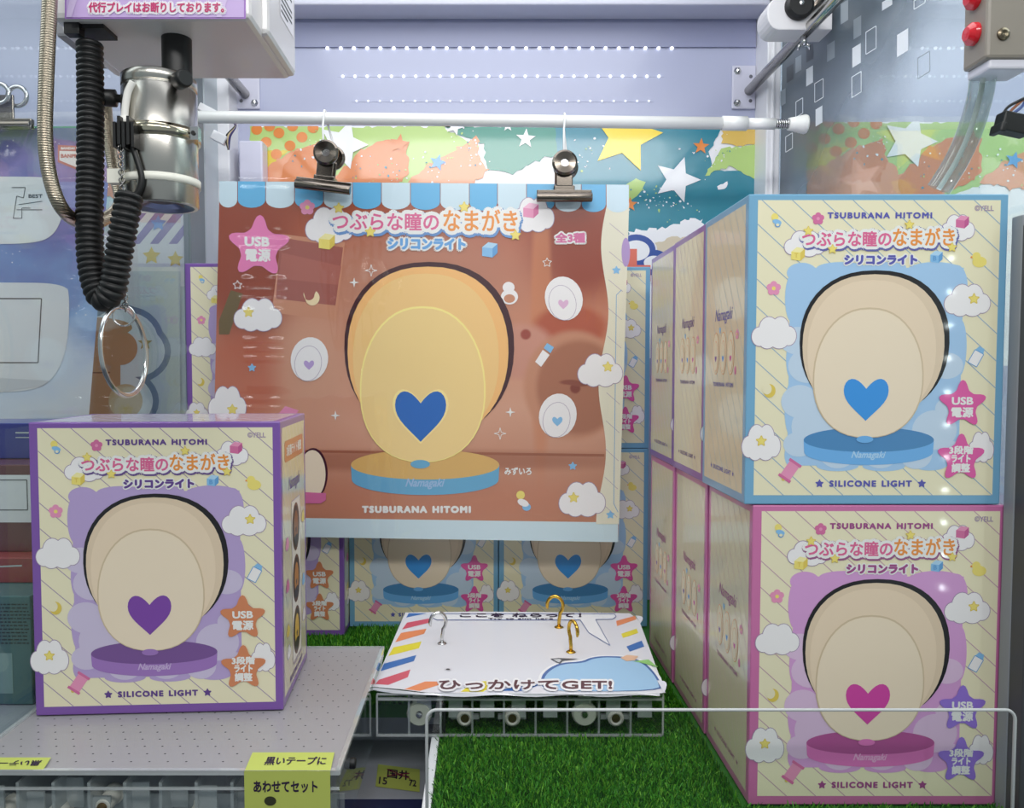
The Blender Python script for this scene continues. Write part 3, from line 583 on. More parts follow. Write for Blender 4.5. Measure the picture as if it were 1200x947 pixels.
# ------------------------------------------------------------------ hanging poster
YP = .806; kp = PY(497, 424, YP)
root = empty('hanging_poster', (kp.x, YP, kp.z), R(-.4)); tag(root, 'large glossy brown poster of a glowing night light clipped under the white rod', 'poster')
def pf(u, v, lay):
    q = PY(u, v, YP); return (q.x - kp.x, -lay * .00006, q.z - kp.z)
def grad_mat():
    mm = bpy.data.materials.new('poster_room_print'); mm.use_nodes = True; nt = mm.node_tree; b = nt.nodes['Principled BSDF']; L = nt.links.new
    b.inputs['Roughness'].default_value = .3; b.inputs['Coat Weight'].default_value = .3
    tc = nt.nodes.new('ShaderNodeTexCoord'); sp = nt.nodes.new('ShaderNodeSeparateXYZ'); L(tc.outputs['Object'], sp.inputs[0])
    n = nt.nodes.new('ShaderNodeTexNoise'); n.inputs['Scale'].default_value = 7; n.inputs['Detail'].default_value = 1; L(tc.outputs['Object'], n.inputs['Vector'])
    a = nt.nodes.new('ShaderNodeMath'); a.operation = 'MULTIPLY_ADD'; a.inputs[1].default_value = .14; L(n.outputs['Fac'], a.inputs[0]); L(sp.outputs[2], a.inputs[2])
    mr = nt.nodes.new('ShaderNodeMapRange'); mr.inputs[1].default_value = -.15; mr.inputs[2].default_value = .27; L(a.outputs[0], mr.inputs[0])
    cr = nt.nodes.new('ShaderNodeValToRGB'); L(mr.outputs[0], cr.inputs[0]); e = cr.color_ramp.elements
    e[0].position = 0; e[0].color = lin((190, 124, 94)); e[1].position = 1; e[1].color = lin((152, 66, 44))
    for p, c in ((.2, (194, 132, 102)), (.42, (214, 160, 134)), (.62, (206, 138, 108)), (.84, (178, 94, 66))):
        q = e.new(p); q.color = lin(c)
    cur = cr.outputs[0]
    def blob(cx, cy, rx, ry, col, soft=.5, amt=1.0):   # soft shape of the blurred room in the printed photograph
        nonlocal cur
        p = PY(cx, cy, YP) - kp; kx = .806 / 920
        sb_ = nt.nodes.new('ShaderNodeVectorMath'); sb_.operation = 'SUBTRACT'; sb_.inputs[1].default_value = (p.x, 0, p.z); L(tc.outputs['Object'], sb_.inputs[0])
        mu = nt.nodes.new('ShaderNodeVectorMath'); mu.operation = 'MULTIPLY'; mu.inputs[1].default_value = (1 / (rx * kx), 0, 1 / (ry * kx)); L(sb_.outputs[0], mu.inputs[0])
        ln_ = nt.nodes.new('ShaderNodeVectorMath'); ln_.operation = 'LENGTH'; L(mu.outputs[0], ln_.inputs[0])
        r_ = nt.nodes.new('ShaderNodeMapRange'); r_.interpolation_type = 'SMOOTHSTEP'; r_.inputs[1].default_value = 1 + soft / 2; r_.inputs[2].default_value = 1 - soft / 2; r_.inputs[3].default_value = 0; r_.inputs[4].default_value = amt; L(ln_.outputs['Value'], r_.inputs[0])
        x_ = nt.nodes.new('ShaderNodeMix'); x_.data_type = 'RGBA'; x_.inputs[7].default_value = lin(col); L(r_.outputs[0], x_.inputs[0]); L(cur, x_.inputs[6]); cur = x_.outputs[2]
    blob(285, 300, 60, 110, (150, 66, 42), .9); blob(680, 290, 60, 60, (150, 66, 44), .9); blob(500, 330, 120, 70, (190, 134, 112), 1.0, .7); blob(634, 380, 12, 170, (206, 132, 92), .6, .7)
    blob(285, 440, 60, 50, (190, 96, 66), .8, .8); blob(362, 432, 40, 60, (210, 154, 126), .9, .8); blob(668, 384, 42, 26, (180, 88, 60), .4); blob(612, 412, 38, 32, (206, 146, 126), .4); blob(616, 392, 6, 6, (160, 74, 60), .5)
    blob(672, 452, 58, 64, (200, 140, 110), .16); blob(678, 454, 49, 55, (172, 110, 82), .2); blob(674, 455, 6, 6, (130, 56, 38), .5); blob(668, 448, 12, 3, (140, 72, 52), .6); blob(680, 450, 12, 3, (140, 72, 52), .6)
    blob(480, 540, 260, 12, (150, 84, 56), .9, .6); blob(500, 585, 200, 30, (196, 126, 98), 1.2, .6)
    L(cur, b.inputs['Base Color']); return mm
sheet = MB(pf)
for lay, mm in ((0, grad_mat()), (-1, white)): sheet.poly([(257, 212), (737, 217), (724, 635), (247, 628)], lay, mm)
# thin body of the sheet
sheet.poly([(247, 606), (724, 612), (724, 635), (247, 628)], 1, mat('poster_bottom_strip', (206, 226, 234), .3, coat=.3))
d1 = mat('poster_wood_shadow', (158, 94, 68), .35); d2 = mat('poster_frame_pale', (204, 142, 112), .35); d3 = mat('poster_photo', (164, 94, 84), .35); d4 = mat('poster_photo_light', (176, 104, 92), .35); d5 = mat('poster_clock', (176, 108, 78), .35); d6 = mat('poster_clock_rim', (204, 140, 106), .35); d7 = mat('poster_red_brown', (156, 74, 52), .35)
sheet.poly([(330, 274), (404, 284), (394, 376), (318, 366)], 1, d2); sheet.poly([(328, 278), (402, 290), (393, 358), (323, 350)], 2, d3); sheet.poly([(330, 296), (400, 312), (396, 334), (326, 326)], 3, d4)
sheet.poly([(256, 376), (270, 340), (284, 344), (268, 392), (256, 392)], 2, mat('poster_olive', (112, 92, 58), .35)); sheet.poly([(249, 526), (708, 532), (708, 535), (249, 529)], 1, d1)
sheet.build('printed_sheet', root)
aw = MB(pf); ab = mat('awning_blue', (104, 182, 226), .3, coat=.3); aw_w = mat('awning_white', (206, 226, 236), .3, coat=.3)
xs = [256, 278, 311, 345, 379, 413, 447, 481, 516, 550, 583, 617, 650, 681, 710, 737]
for i in range(len(xs) - 1):
    x0, x1 = xs[i], xs[i + 1]; yt = 212 + (x0 - 257) * .0104; yb = 234 + (x0 - 257) * .014; mm = aw_w if i % 2 == 0 else ab; rx = (x1 - x0) / 2 - .4
    aw.poly([(x0 + .4, yt), (x1 - .4, yt + .3), (x1 - .4, yb)] + [((x0 + x1) / 2 + rx * math.cos(a), yb + 9 * math.sin(a)) for a in [k * math.pi / 10 for k in range(1, 10)]] + [(x0 + .4, yb)], 5, mm)
aw.build('awning_border', root)
mg = MB(pf); wav = [(710 + 5 * math.sin(y / 26.0) - (y - 240) * .018, y) for y in range(236, 616, 6)]
mg.poly([(737, 238)] + [(x, y) for x, y in wav] + [(725, 614)], 4, mat('poster_margin', (232, 226, 204), .3, coat=.3))
for k in range(11): mg.line(714 - k * .6, 262 + k * 33, 731 - k * .8, 276 + k * 33, .5, 5, cl_o)
mg.outline([(728, 340), (722, 346), (719, 590), (724, 600)], .7, 5, sky2, False); mg.ell(733, 296, 5, 17, 5, mat('margin_purple', (178, 148, 200), .35)); mg.build('margin', root)
lp = MB(pf); lp.T = lambda u, v: (405 + (u - 190) * .4756, 307 + (v - 255) * .503); lamp_picture(lp, 6, dict(PAL['blue'], obj=(28, 104, 190)), True, 'glow'); lp.build('lamp_picture', root)
s = MB(pf); s.star(303, 289, 37, 8, mat('poster_badge', (236, 130, 184), .3, coat=.3), puff=True, rot=-1.53); s.text('USB', 301, 283, 28, 10, 9, offwhite, .8, rot=.02); s.text('電源', 302, 299, 29, 14, 9, offwhite, .6, rot=.02); s.build('star_badge', root)
for (x, y, w, h, st) in ((302, 369, 56, 38, (291, 366)), (266, 474, 44, 42, (272, 480)), (703, 434, 52, 38, (712, 430)), (682, 585, 54, 40, (672, 583))):
    c = MB(pf); c.cloud(x, y, w, h, 8, cl_w, cl_o, .8); c.star(*st, 6.5, 10, yel2, puff=True); c.star(*st, 5.4, 11, yel, puff=True); c.build('cloud', root)
t = MB(pf)
t.cloud(386, 264, 56, 42, 8, cl_w, cl_o, .8); t.cloud(625, 252, 48, 40, 8, cl_w, cl_o, .8)
t.cube_icon(383, 283, 9.5, 10, yel, yel2, mat('print_cream', (246, 236, 170))); t.cube_icon(622, 247, 9, 10, pnk, pnk2, mat('print_pink_pale', (244, 190, 214), .35)); t.cube_icon(574, 293, 9, 8, sky, sky2, mat('print_sky_pale', (176, 214, 240)))
pe = mat('poster_title_edge', (110, 152, 206), .35)
for q, x, w, mm, h, y in (('つぶらな瞳の', 452, 124, ttl_p, 20, 259.5), ('なまがき', 563, 86, ttl_o, 25, 258.5)):
    t.text(q, x + 1, y + 2, w, h, 12, pe, 6.2, sides=16, rot=.008); t.text(q, x, y, w, h, 13, offwhite, 5.0, sides=16, rot=.008); t.text(q, x, y, w, h, 14, mm, .5, sides=6, rot=.008)
for x, y in ((397, 244), (434, 272), (544, 243), (604, 276)): t.star(x, y, 6.6, 15, yel2, puff=True); t.star(x, y, 5.4, 16, yel, puff=True)
t.text('シリコンライト', 500, 286, 90, 12, 12, offwhite, 3.2, sides=10, rot=.01); t.text('シリコンライト', 500, 286, 90, 12, 13, mat('sub_blue', (106, 166, 222), .35), 1.1, sides=6, rot=.01)
t.text('全3種', 668, 279, 34, 11, 12, offwhite, 2.6, sides=10); t.text('全3種', 668, 279, 34, 11, 13, pnk2, .7, sides=6)
t.text('TSUBURANA HITOMI', 488, 597, 126, 7, 8, offwhite, .9, sides=6); t.text('みずいろ', 607, 552, 31, 8.5, 8, offwhite, .35, sides=6); t.build('title_lettering', root)
def sticker(name, fn): cd = MB(pf); fn(cd); cd.build(name, root)
for (x, y, rot, hm) in ((361, 421, .15, mat('mini_purple', (186, 160, 214), .35)), (659, 350, -.25, mat('mini_pink', (226, 182, 214), .35)), (652, 487, .2, sky)):
    sticker('oval_sticker', lambda cd: (cd.ell(x + 1.5, y, 22, 26, 8, cl_w, 24, rot), cd.ell(x, y + 5, 16, 21, 9, cl_o, 24, rot), cd.ell(x, y + 5, 15.5, 20.5, 10, cl_w, 24, rot), cd.heart(x + 1, y + 7, 12, 11, 11, hm)))
def spark(x, y, r, fill=True):
    p = [(x + (r if k % 2 == 0 else r * .28) * math.cos(k * math.pi / 4), y + (r if k % 2 == 0 else r * .28) * math.sin(k * math.pi / 4)) for k in range(8)]
    sticker('sparkle', lambda cd: cd.poly(p, 8, offwhite) if fill else cd.outline(p, .7, 8, offwhite))
spark(415, 331, 6); spark(435, 317, 7, False); spark(598, 483, 6); spark(586, 508, 7, False); spark(393, 487, 6)
for x, y in ((641, 308), (278, 334)): sticker('star_picture', lambda cd: cd.outline(starpts(x, y, 5.5, .5), .7, 8, offwhite))
for x, y, mm in ((671, 546, sky), (715, 603, sky), (722, 317, sky), (295, 431, sky)): sticker('star_picture', lambda cd: cd.star(x, y, 5, 8, mm, puff=True))
mo = [(366 + 8.5 * math.cos(a), 349 + 9 * math.sin(a)) for a in [R(-60 + k * 12) for k in range(21)]] + [(362 + 6.5 * math.cos(a), 345 + 7 * math.sin(a)) for a in [R(180 - k * 20 + 20) for k in range(11)]]
sticker('moon_picture', lambda cd: cd.poly(mo, 8, mat('moon_print', (244, 222, 178), .35)))
sticker('flower_picture', lambda cd: cd.flower(360, 243, 9, 8, pnk, yel))
sticker('bottle_picture', lambda cd: (cd.poly([(627, 424), (636, 410), (644, 416), (634, 430)], 8, cl_w), cd.poly([(637, 408), (645, 414), (649, 407), (641, 402)], 8, sky)))
sticker('pacifier_picture', lambda cd: (cd.ell(610, 580, 5, 5, 8, yel), cd.ell(613, 589, 7, 4, 9, cl_w, 16, .4), cd.ell(617, 594, 5, 4.5, 8, sky)))
sticker('rattle_picture', lambda cd: (cd.ell(597, 348, 10, 9, 8, cl_w), cd.ell(597, 350, 6.5, 5, 9, d2), cd.ell(596, 337, 7, 6.5, 8, cl_w)))
sticker('candy_picture', lambda cd: cd.poly([(322, 490), (334, 476), (350, 481), (340, 494)], 8, pnk))
sticker('lamp_picture', lambda cd: (cd.ell(367, 555, 17, 30, 8, mat('lamp_rim_glow', (0, 0, 0)), 28), cd.ell(366, 556, 15.5, 28.5, 9, mat('lamp_body_lit', (0, 0, 0)), 28), cd.poly([(340, 576), (382, 578), (382, 586), (376, 590), (340, 590)], 10, pnk2)))
# clear glossy sleeve with real waves
fm = MB(); NX, NZ = 90, 190
c0, c1, c2, c3 = [PY(*q, YP) - kp for q in ((254, 208), (739, 214), (726, 637), (245, 630))]
idx = []
for j in range(NZ + 1):
    row = []
    for i in range(NX + 1):
        s_, t_ = i / NX, j / NZ; p = (c0 * (1 - s_) + c1 * s_) * (1 - t_) + (c3 * (1 - s_) + c2 * s_) * t_
        e = math.exp(-((s_ - .075 - .02 * t_) / .016) ** 2) + math.exp(-((s_ - .155) / .022) ** 2) + .5 * math.exp(-((s_ - .115) / .012) ** 2)
        d = .0036 + .0009 * math.sin(9 * s_ + 3 * t_) + .0009 * e * math.sin(150 * t_ + 3 * math.sin(40 * t_)) * (1 if t_ > .15 else .3) + .0005 * math.sin(20 * s_ * t_ + 4)
        row.append(fm.pt((p.x, -d, p.z)))
    idx.append(row)
for j in range(NZ):
    for i in range(NX): fm.face((idx[j][i], idx[j + 1][i], idx[j + 1][i + 1], idx[j][i + 1]), film, True)
fm.build('clear_sleeve', root)

# ------------------------------------------------------------------ tension rod, clips, cords
YR = .820; ra = PY(150, 136, YR); rb = PY(905, 143, YR); rc_ = PY(958, 146.5, YR)
wp = mat('rod_white', (240, 240, 238), .3, coat=.3)
root = empty('tension_rod', (0, YR, 0)); tag(root, 'long white tension rod spanning the machine with the poster hanging below', 'rod')
O = Vector((0, YR, 0)); rz = .0098
def on(px): q = PY(px, 137 + (px - 228) * .0122, YR); return q - O
m = MB(); m.tube([on(160), on(400), on(600), on(852)], .0062, wp, 20); m.build('tube', root)
m = MB(); m.tube([on(846), on(875)], .0072, wp, 20); m.tube([on(875), on(908)], .0056, wp, 20); m.build('sleeve', root)
m = MB(); hp = []
a, b = on(906), on(926)
for k in range(90): hp.append(a + (b - a) * (k / 89) + Vector((0, .0042 * math.cos(k * .55), .0042 * math.sin(k * .55))))
m.tube(hp, .0009, chrome, 6); m.tube([a, b], .0026, dsteel, 10); m.build('spring', root)
m = MB(); a, b = on(924), on(945); ps = [a + (b - a) * t for t in (0, .3, .6, .9, 1.0)]; m.tube(ps, [.0062, .0072, .0086, .0098, .0092], mat('cap_white', (244, 244, 240), .4), 24); m.build('end_cap', root)
m = MB(); m.tube([on(176), on(160), on(152)], [.0072, .009, .0098], mat('cap_white', (0, 0, 0)), 20); m.build('end_cap', root)
def clip(px, py, tilt, label, k):
    q = PY(px, py, YP - .010); root = empty('bulldog_clip', q); root.rotation_euler = (0, tilt, 0); tag(root, label, 'clip', 'metal clips holding the poster')
    # local: z=0 at jaw bar
    m = MB(); m.tube([(-.0278, -.0035, 0), (.0278, -.0035, 0)], .0046, dsteel, 16); m.box(-.0275, .0275, -.003, .001, -.004, .0075, dsteel); m.build('front_jaw', root, bevel=.0006)
    m = MB(); m.box(-.0275, .0275, .0135, .0152, -.004, .0075, dsteel); m.tube([(-.0278, .0165, 0), (.0278, .0165, 0)], .004, dsteel, 14); m.build('rear_jaw', root)
    m = MB(); m.box(-.0105, .0105, -.0028, .013, .006, .012, dsteel); m.box(-.0085, .0085, -.003, -.0005, .011, .029, dsteel); m.box(-.0085, .0085, .0105, .0125, .011, .029, dsteel); m.build('neck', root, bevel=.0015)
    for y_, x_ in ((-.006, 0.0), (.013, .003)):
        m = MB(); m.lathe([(.0042, -.0016), (.0105, -.0026), (.0125, -.001), (.0128, .001), (.0105, .0022), (.0042, .0018), (.0042, -.0016)], dsteel, 'Y', (x_, y_, .0335), 28); m.lathe([(.0045, .0006), (0, .0006)], chrome if y_ < 0 else dsteel, 'Y', (x_, y_, .0335), 20); m.build('lever', root)
    return q
clip(379, 220, .12, 'nickel bulldog clip near the top left corner of the poster, tilted', 0); clip(661, 232, 0.0, 'nickel bulldog clip near the top right corner of the poster, level', 1)
cw = mat('cord_white', (238, 238, 238), .35)
for px, py, lab in ((381, 186, 'white cord loop from the rod down to the left poster clip'), (661, 196, 'white cord loop from the rod down to the right poster clip')):
    q = PY(px, py, YP - .010); top = PY(px - 1, 137 + (px - 228) * .0122, YR); pts = []
    for k in range(13): a = math.pi * k / 12; pts.append((top.x + .001, top.y - .0078 * math.cos(a), top.z + .0078 * math.sin(a)))
    back = [(q.x + .006, q.y + .0265, q.z + .012), (q.x + .0055, q.y + .025, q.z - .004), (q.x + .002, q.y + .004, q.z - .007)]
    pts = [(q.x - .0005, q.y - .004 + .0005, q.z - .002), (top.x, top.y - .0078, top.z - .01)] + pts + back
    m = MB(); m.tube(pts, .0011, cw, 8); tag(m.build('loop_of_string'), lab, 'cord', 'cords of the poster')

# ------------------------------------------------------------------ hook stand: clear acrylic block, printed card, hooks
CZ = .0417; ca = Vector((-.0785, .785, CZ)); TX0, TX1, TY0, TY1 = -.0815, .1545, .598, .785
ca = PZ(475, 718, CZ); TY1 = ca.y - .002; TY0 = PZ(600, 810, CZ).y + .002
TX1 = PZ(779, 814, CZ).x + .001
root = empty('acrylic_stand', ((TX0 + TX1) / 2, (TY0 + TY1) / 2, 0)); tag(root, 'low clear acrylic block stand on the grass carrying the striped card', 'stand')
ox, oy = root.location.x, root.location.y
BZ = .0055
def sb(name, bx_, mm): q = MB(); [q.box(a - ox, b - ox, c - oy, d - oy, e, f, mm) for a, b, c, d, e, f in bx_]; return q.build(name, root)
sb('top_plate', [(TX0, TX1, TY0, TY1, CZ - .0035, CZ - .0012)], clear('acrylic_top', (.9, .93, .93)))
sb('front_wall', [(TX0, TX1, TY0, TY0 + .002, BZ, CZ - .0037)], acry); sb('side_wall', [(TX0, TX0 + .002, TY0 + .0022, TY1, BZ, CZ - .0037)], acry); sb('side_wall', [(TX1 - .002, TX1, TY0 + .0022, TY1, BZ, CZ - .0037)], acry)
sb('rim', [(TX0, TX1, TY0 - .0006, TY0 + .0022, BZ, BZ + .0011), (TX0, TX1, TY0 - .0006, TY0 + .0022, CZ - .008, CZ - .0066), (TX0 - .0004, TX0 + .001, TY0 - .0006, TY0 + .0012, BZ, CZ - .004), (TX1 - .001, TX1 + .0004, TY0 - .0006, TY0 + .0012, BZ, CZ - .004), (TX0, TX1, TY0 - .0004, TY0 + .0016, CZ - .004, CZ - .003)], edge)
for k in range(1, 9):
    x = TX0 + (TX1 - TX0) * k / 9; sb('divider', [(x - .0008, x + .0008, TY0 + .003, TY1 - .01, BZ, CZ - .004), (x + .006, x + .017, TY0 + .006, TY0 + .0075, BZ + .012, CZ - .009)], edge)
for px, big in ((545, 0), (684, 1), (720, 0), (600, 0), (492, 1)):
    q = PY(px, 848 if not big else 843, TY0 + .012); z = .017
    b = MB()
    if big: b.lathe([(0, -.006), (.0085, -.006), (.0098, -.004), (.0098, 0), (0, 0)], mat('hub_nylon', (206, 206, 190), .4), 'Y', seg=24); b.lathe([(0, -.0075), (.0022, -.0072), (.003, -.006)], chrome, 'Y', seg=14); b.box(-.005, .005, -.005, 0, .006, .017, mat('hub_nylon', (0, 0, 0)))
    else:
        b.lathe([(0, -.006), (.003, -.006), (.0046, -.0075), (.0062, -.006), (.0062, .004), (0, .004)], bolt_m, 'Y', seg=22); b.lathe([(0, -.0063), (.0034, -.0063)], brass_d, 'Y', seg=16); b.box(-.011, .011, -.001, .002, -.003, .0005, edge)
    b.build('bolt', root, (q.x - ox, TY0 + .0115 - oy, z + (.003 if big else 0)))
bk = MB(); bk.box(-.043 - ox, -.029 - ox, TY0 + .004 - oy, TY0 + .012 - oy, .0058, .0095, black_pl); bk.box(-.034 - ox, -.029 - ox, TY0 + .004 - oy, TY0 + .012 - oy, .0095, .030, black_pl); bk.build('black_bracket', root)
# card
cu = [PZ(475, 718, CZ + .0002), PZ(749, 720, CZ + .0002), PZ(780, 813, CZ + .0002), PZ(437, 806, CZ + .0002)]
root = empty('hook_card', (0, 0, 0)); tag(root, 'white card with airmail stripes lying on the acrylic stand', 'card'); root.location = (cu[0] + cu[2]) / 2; rl = root.location.copy()
def kf(u, v, lay):                           # photo pixel on the card plane
    q = PZ(u, v, CZ + .0002); q = q - rl
    ed = max(0, (rl.y + q.y) * -1 + TY0 + .012); drop = 0
    return (q.x, q.y, .0001 + lay * .00012)
cwht = mat('card_white', (238, 238, 246), .25, coat=.4); m = MB(kf)
m.poly([(475, 718), (560, 716.8), (690, 718), (738, 719), (749, 727), (780, 812), (770, 813), (700, 814), (600, 813), (500, 812), (470, 808), (437, 805)], 0, cwht); m.build('card_sheet', root)
CB = mat('stripe_blue', (62, 116, 190), .3); CRd = mat('stripe_red', (218, 92, 112), .3); CO = mat('stripe_orange', (240, 146, 96), .3); CY = mat('stripe_yellow', (236, 222, 62), .3)
for (pts, mm) in (([(479, 719), (500, 719), (476, 724)], CB), ([(477, 730), (503, 725), (503, 730), (471, 738)], CRd), ([(470, 742), (500, 737), (497, 743), (463, 753)], CO), ([(461, 759), (494, 752), (491, 760), (455, 769)], CY), ([(450, 778), (488, 768), (485, 775), (446, 787)], CB), ([(444, 797), (481, 785), (478, 794), (455, 803), (440, 802)], CRd),
                  ([(498, 799), (527, 799), (492, 810), (474, 808)], CO), ([(556, 799), (588, 798), (566, 811), (540, 811)], CY), ([(612, 802), (636, 801), (616, 810), (584, 810)], CB), ([(653, 803), (690, 803), (668, 810), (645, 810)], CRd),
                  ([(722, 728), (744, 722), (746, 726), (723, 734)], CO), ([(728, 743), (746, 737), (748, 742), (730, 748)], CY), ([(734, 758), (752, 751), (755, 758), (738, 764)], CB)): m = MB(kf); m.poly(pts, 1, mm); m.build('airmail_stripe', root)
m = MB(kf); pb = mat('bubble_outline', (112, 124, 170), .3); gb = mat('card_white_bright', (248, 248, 252), .25)
bub = [(506, 720), (720, 720), (722, 723), (718, 726), (698, 726.6), (715, 757), (690, 742), (680, 727), (512, 727), (504, 723)]
m.poly(bub, 2, gb); m.outline(bub, .8, 3, pb)
m.text('ここを ねらって！', 610, 721.6, 142, 4.4, 4, ink, .4, sides=6); m.text('Try to aim here', 610, 726, 76, 2, 4, ink, .15, sides=4); m.build('speech_bubble', root)
m = MB(kf); bd = mat('mound_outline', (74, 112, 176), .3); bb = mat('mound_blue', (166, 206, 240), .3)
mo1 = [(640, 811), (634, 803), (634, 795), (638, 788), (648, 781), (660, 777), (682, 776), (692, 771), (712, 769), (740, 771), (756, 777), (768, 790), (774, 800), (776, 811)]
mo2 = [(642, 811), (636, 803), (636.5, 796), (641, 789), (650, 782.5), (661, 778.6), (684, 777.6), (694, 772.6), (712, 770.6), (739, 772.6), (754, 778), (766, 790), (772, 800), (774, 810)]
m.poly(smooth2([(x + (x - 705) * .045, y - 1.2) for x, y in mo1 if y < 811] + [(772, 811.5), (640, 811.5)]), 2, gb); m.poly(smooth2(mo1), 3, bd); m.poly(smooth2([(x + (705 - x) * .012, y + .25) for x, y in mo2]), 4, bb); m.poly([(645, 773), (654, 772), (678, 773), (660, 775), (656, 779)], 5, mat('tab_grey', (90, 92, 100), .35)); m.poly([(648, 774), (656, 773.4), (658, 775), (655, 777.6)], 6, mat('tab_pale', (206, 208, 212), .35))
m.poly([(742, 776), (760, 774), (771, 783), (748, 777)], 6, mat('leaf_print', (150, 206, 122), .35)); m.poly([(727, 772), (735, 768.6), (748, 770), (744, 775), (734, 776)], 6, mat('twig_print', (232, 190, 160), .35)); m.build('blue_mound', root)
m = MB(kf); bi = mat('card_ink', (92, 52, 62), .35)
m.text('ひっかけてGET!', 616, 804.3, 202, 10.5, 9, gb, 3.0, sides=10); m.text('ひっかけてGET!', 616, 804.3, 202, 10.5, 10, bi, .55, sides=6); m.build('slogan', root)
m = MB(kf); m.ell(525, 785, 4, 1.6, 2, mat('hole_rim', (206, 206, 214), .3), 14); m.ell(525, 785, 2.2, .9, 3, mat('hole_dark', (0, 0, 0)), 10); m.build('punched_hole', root)
# drooping front edge & right curl of the card
m = MB(); 
fl = [PZ(x, 806 + 7 * min(1, (x - 437) / 60), CZ) - rl for x in range(437, 780, 12)]
for i in range(len(fl) - 1):
    a, b = fl[i], fl[i + 1]; h0, h1 = .0016 + .0008 * math.sin(i * .9), .0016 + .0008 * math.sin((i + 1) * .9)
    m.face([m.pt((a.x, a.y, .0002)), m.pt((b.x, b.y, .0002)), m.pt((b.x, b.y - .0008, -h1)), m.pt((a.x, a.y - .0008, -h0))], cwht)
m.build('front_fold', root)
for px_, py_, d in ((750, 727, .0022), (777, 806, .003)):
    m = MB(); cc = PZ(px_, py_, CZ) - rl; n_ = 6; A_ = []; B_ = []
    for k in range(n_ + 1):
        t = k / n_; w_ = math.sin(math.pi * t); A_.append(m.pt((cc.x - .002, cc.y + .012 - .024 * t, .0007))); B_.append(m.pt((cc.x - .002 + .0045 * w_, cc.y + .012 - .024 * t, .0007 + d * w_)))
    for k in range(n_): m.face((A_[k], A_[k + 1], B_[k + 1], B_[k]), cwht, True)
    m.build('curled_corner', root)
def hook(px, py, mm, up, rz_, label):
    q = PZ(px, py, CZ + .0006); root = empty('screw_hook', q); root.rotation_euler = (0, 0, rz_); tag(root, label, 'hook', 'screw hooks on the card')
    s = up; m = MB(); pts = [(0, 0, 0), (0, 0, .006 * s), (.0008 * s, 0, .010 * s)]
    for k in range(15): a = R(-50 + k * 18); pts.append((-.0052 * s + .0072 * s * math.cos(a) + .0016 * s, 0, .0195 * s + .0085 * s * math.sin(a)))
    m.tube(pts, [.0011 * s + .0005] * (len(pts) - 1) + [.0008 * s], mm, 10); m.build('hook_wire', root)
    m = MB(); m.lathe([(0, .0012), (.0028 * s, .001), (.0042 * s, .0001), (.0042 * s, -.0001)], mm, 'Z', seg=20); m.build('collar', root)
hook(518, 754, chrome, 1.0, R(15), 'silver screw hook standing on the left half of the card'); hook(655, 735, gold, 1.05, R(-10), 'brass screw hook standing at the back edge of the card'); hook(669, 764, gold, 1.0, R(115), 'brass screw hook standing in front of the rear brass hook')

# ------------------------------------------------------------------ clear guard panel at the front
YG = .46; q0 = PY(500, 832, YG); q1 = PY(1190, 828, YG)
root = empty('guard_panel', (.14, YG, 0)); tag(root, 'clear upright acrylic guard panel with bright edge across the front of the grass', 'panel')
x0, x1, zt, r_ = q0.x - .14, q1.x - .14, q0.z, .006
out = [(x0, -.09)] + [(x0 + r_ - r_ * math.cos(a), zt - r_ + r_ * math.sin(a)) for a in [k * math.pi / 12 for k in range(7)]] + [(x1 - r_ + r_ * math.sin(a), zt - r_ + r_ * math.cos(a)) for a in [k * math.pi / 12 for k in range(7)]] + [(x1, -.09)]
m = MB(); fr_ = [m.pt((x, -.0014, z)) for x, z in out]; bk_ = [m.pt((x, .0014, z)) for x, z in out]; gpm = clear('guard_acrylic', (.975, .985, .985), ior=1.3); m.face(fr_, gpm); m.face(list(reversed(bk_)), gpm); m.build('sheet', root)
m = MB(); n = len(out); cx_ = (x0 + x1) / 2
me_ = mat('polished_edge', (196, 198, 198), .3)
m.tube([(x, 0, z) for x, z in out], .0010, me_, 8); m.build('polished_edge', root)

# ------------------------------------------------------------------ crane unit
YC = .44; hz = PY(300, 88, .50).z
root = empty('crane_unit', (-.17, YC, hz)); tag(root, 'white crane carriage with silver cylinder head hanging at the upper left', 'crane')
hw = mat('crane_white', (226, 222, 222), .32, coat=.3); ox, oz = root.location.x, root.location.z
m = MB(); a = PY(66, 25, .42); b = PY(292, 25, .42)
m.box(-.226 - ox, -.1215 - ox, .418 - YC, .505 - YC, PY(200, 22, .418).z - oz, .16, hw); m.box(-.232 - ox, -.1180 - ox, .44 - YC, .505 - YC, 0, .16, hw); m.build('housing', root, bevel=.003)
m = MB(); m.box(-.243 - ox, -.226 - ox, .455 - YC, .505 - YC, .005, .12, mat('crane_grey', (150, 150, 156), .4)); m.build('side_cover', root, bevel=.002)
m = MB(lambda u, v, lay: (PY(u, v, .4175).x - ox, .4175 - YC - .0002 * lay, PY(u, v, .4175).z - oz))
sgp = mat('sign_lilac', (200, 172, 224), .35); sgd = mat('sign_purple', (160, 110, 196), .35); sgw = mat('sign_white', (244, 240, 246), .35); sgt = mat('sign_magenta', (198, 52, 112), .35)
m.rect(76, -40, 288, 22, 0, sgd); m.rect(78, -40, 286, 20.5, 1, sgp)
for k in range(5): m.poly([(90 + 44 * k, -40), (104 + 44 * k, -40), (84 + 44 * k, 20.5), (78 + 44 * k, 20.5)], 2, mat('sign_ray', (214, 192, 232), .35))
m.text('代行プレイはお断りしております。', 184, 9.5, 158, 11.5, 3, sgw, 3.2, sides=10); m.text('代行プレイはお断りしております。', 184, 9.5, 158, 11.5, 4, sgt, .5, sides=6)
m.build('sign', root)
m = MB(lambda u, v, lay: (PY(u, v, .4395).x - ox, .4395 - YC - .0002 * lay, PY(u, v, .4395).z - oz))
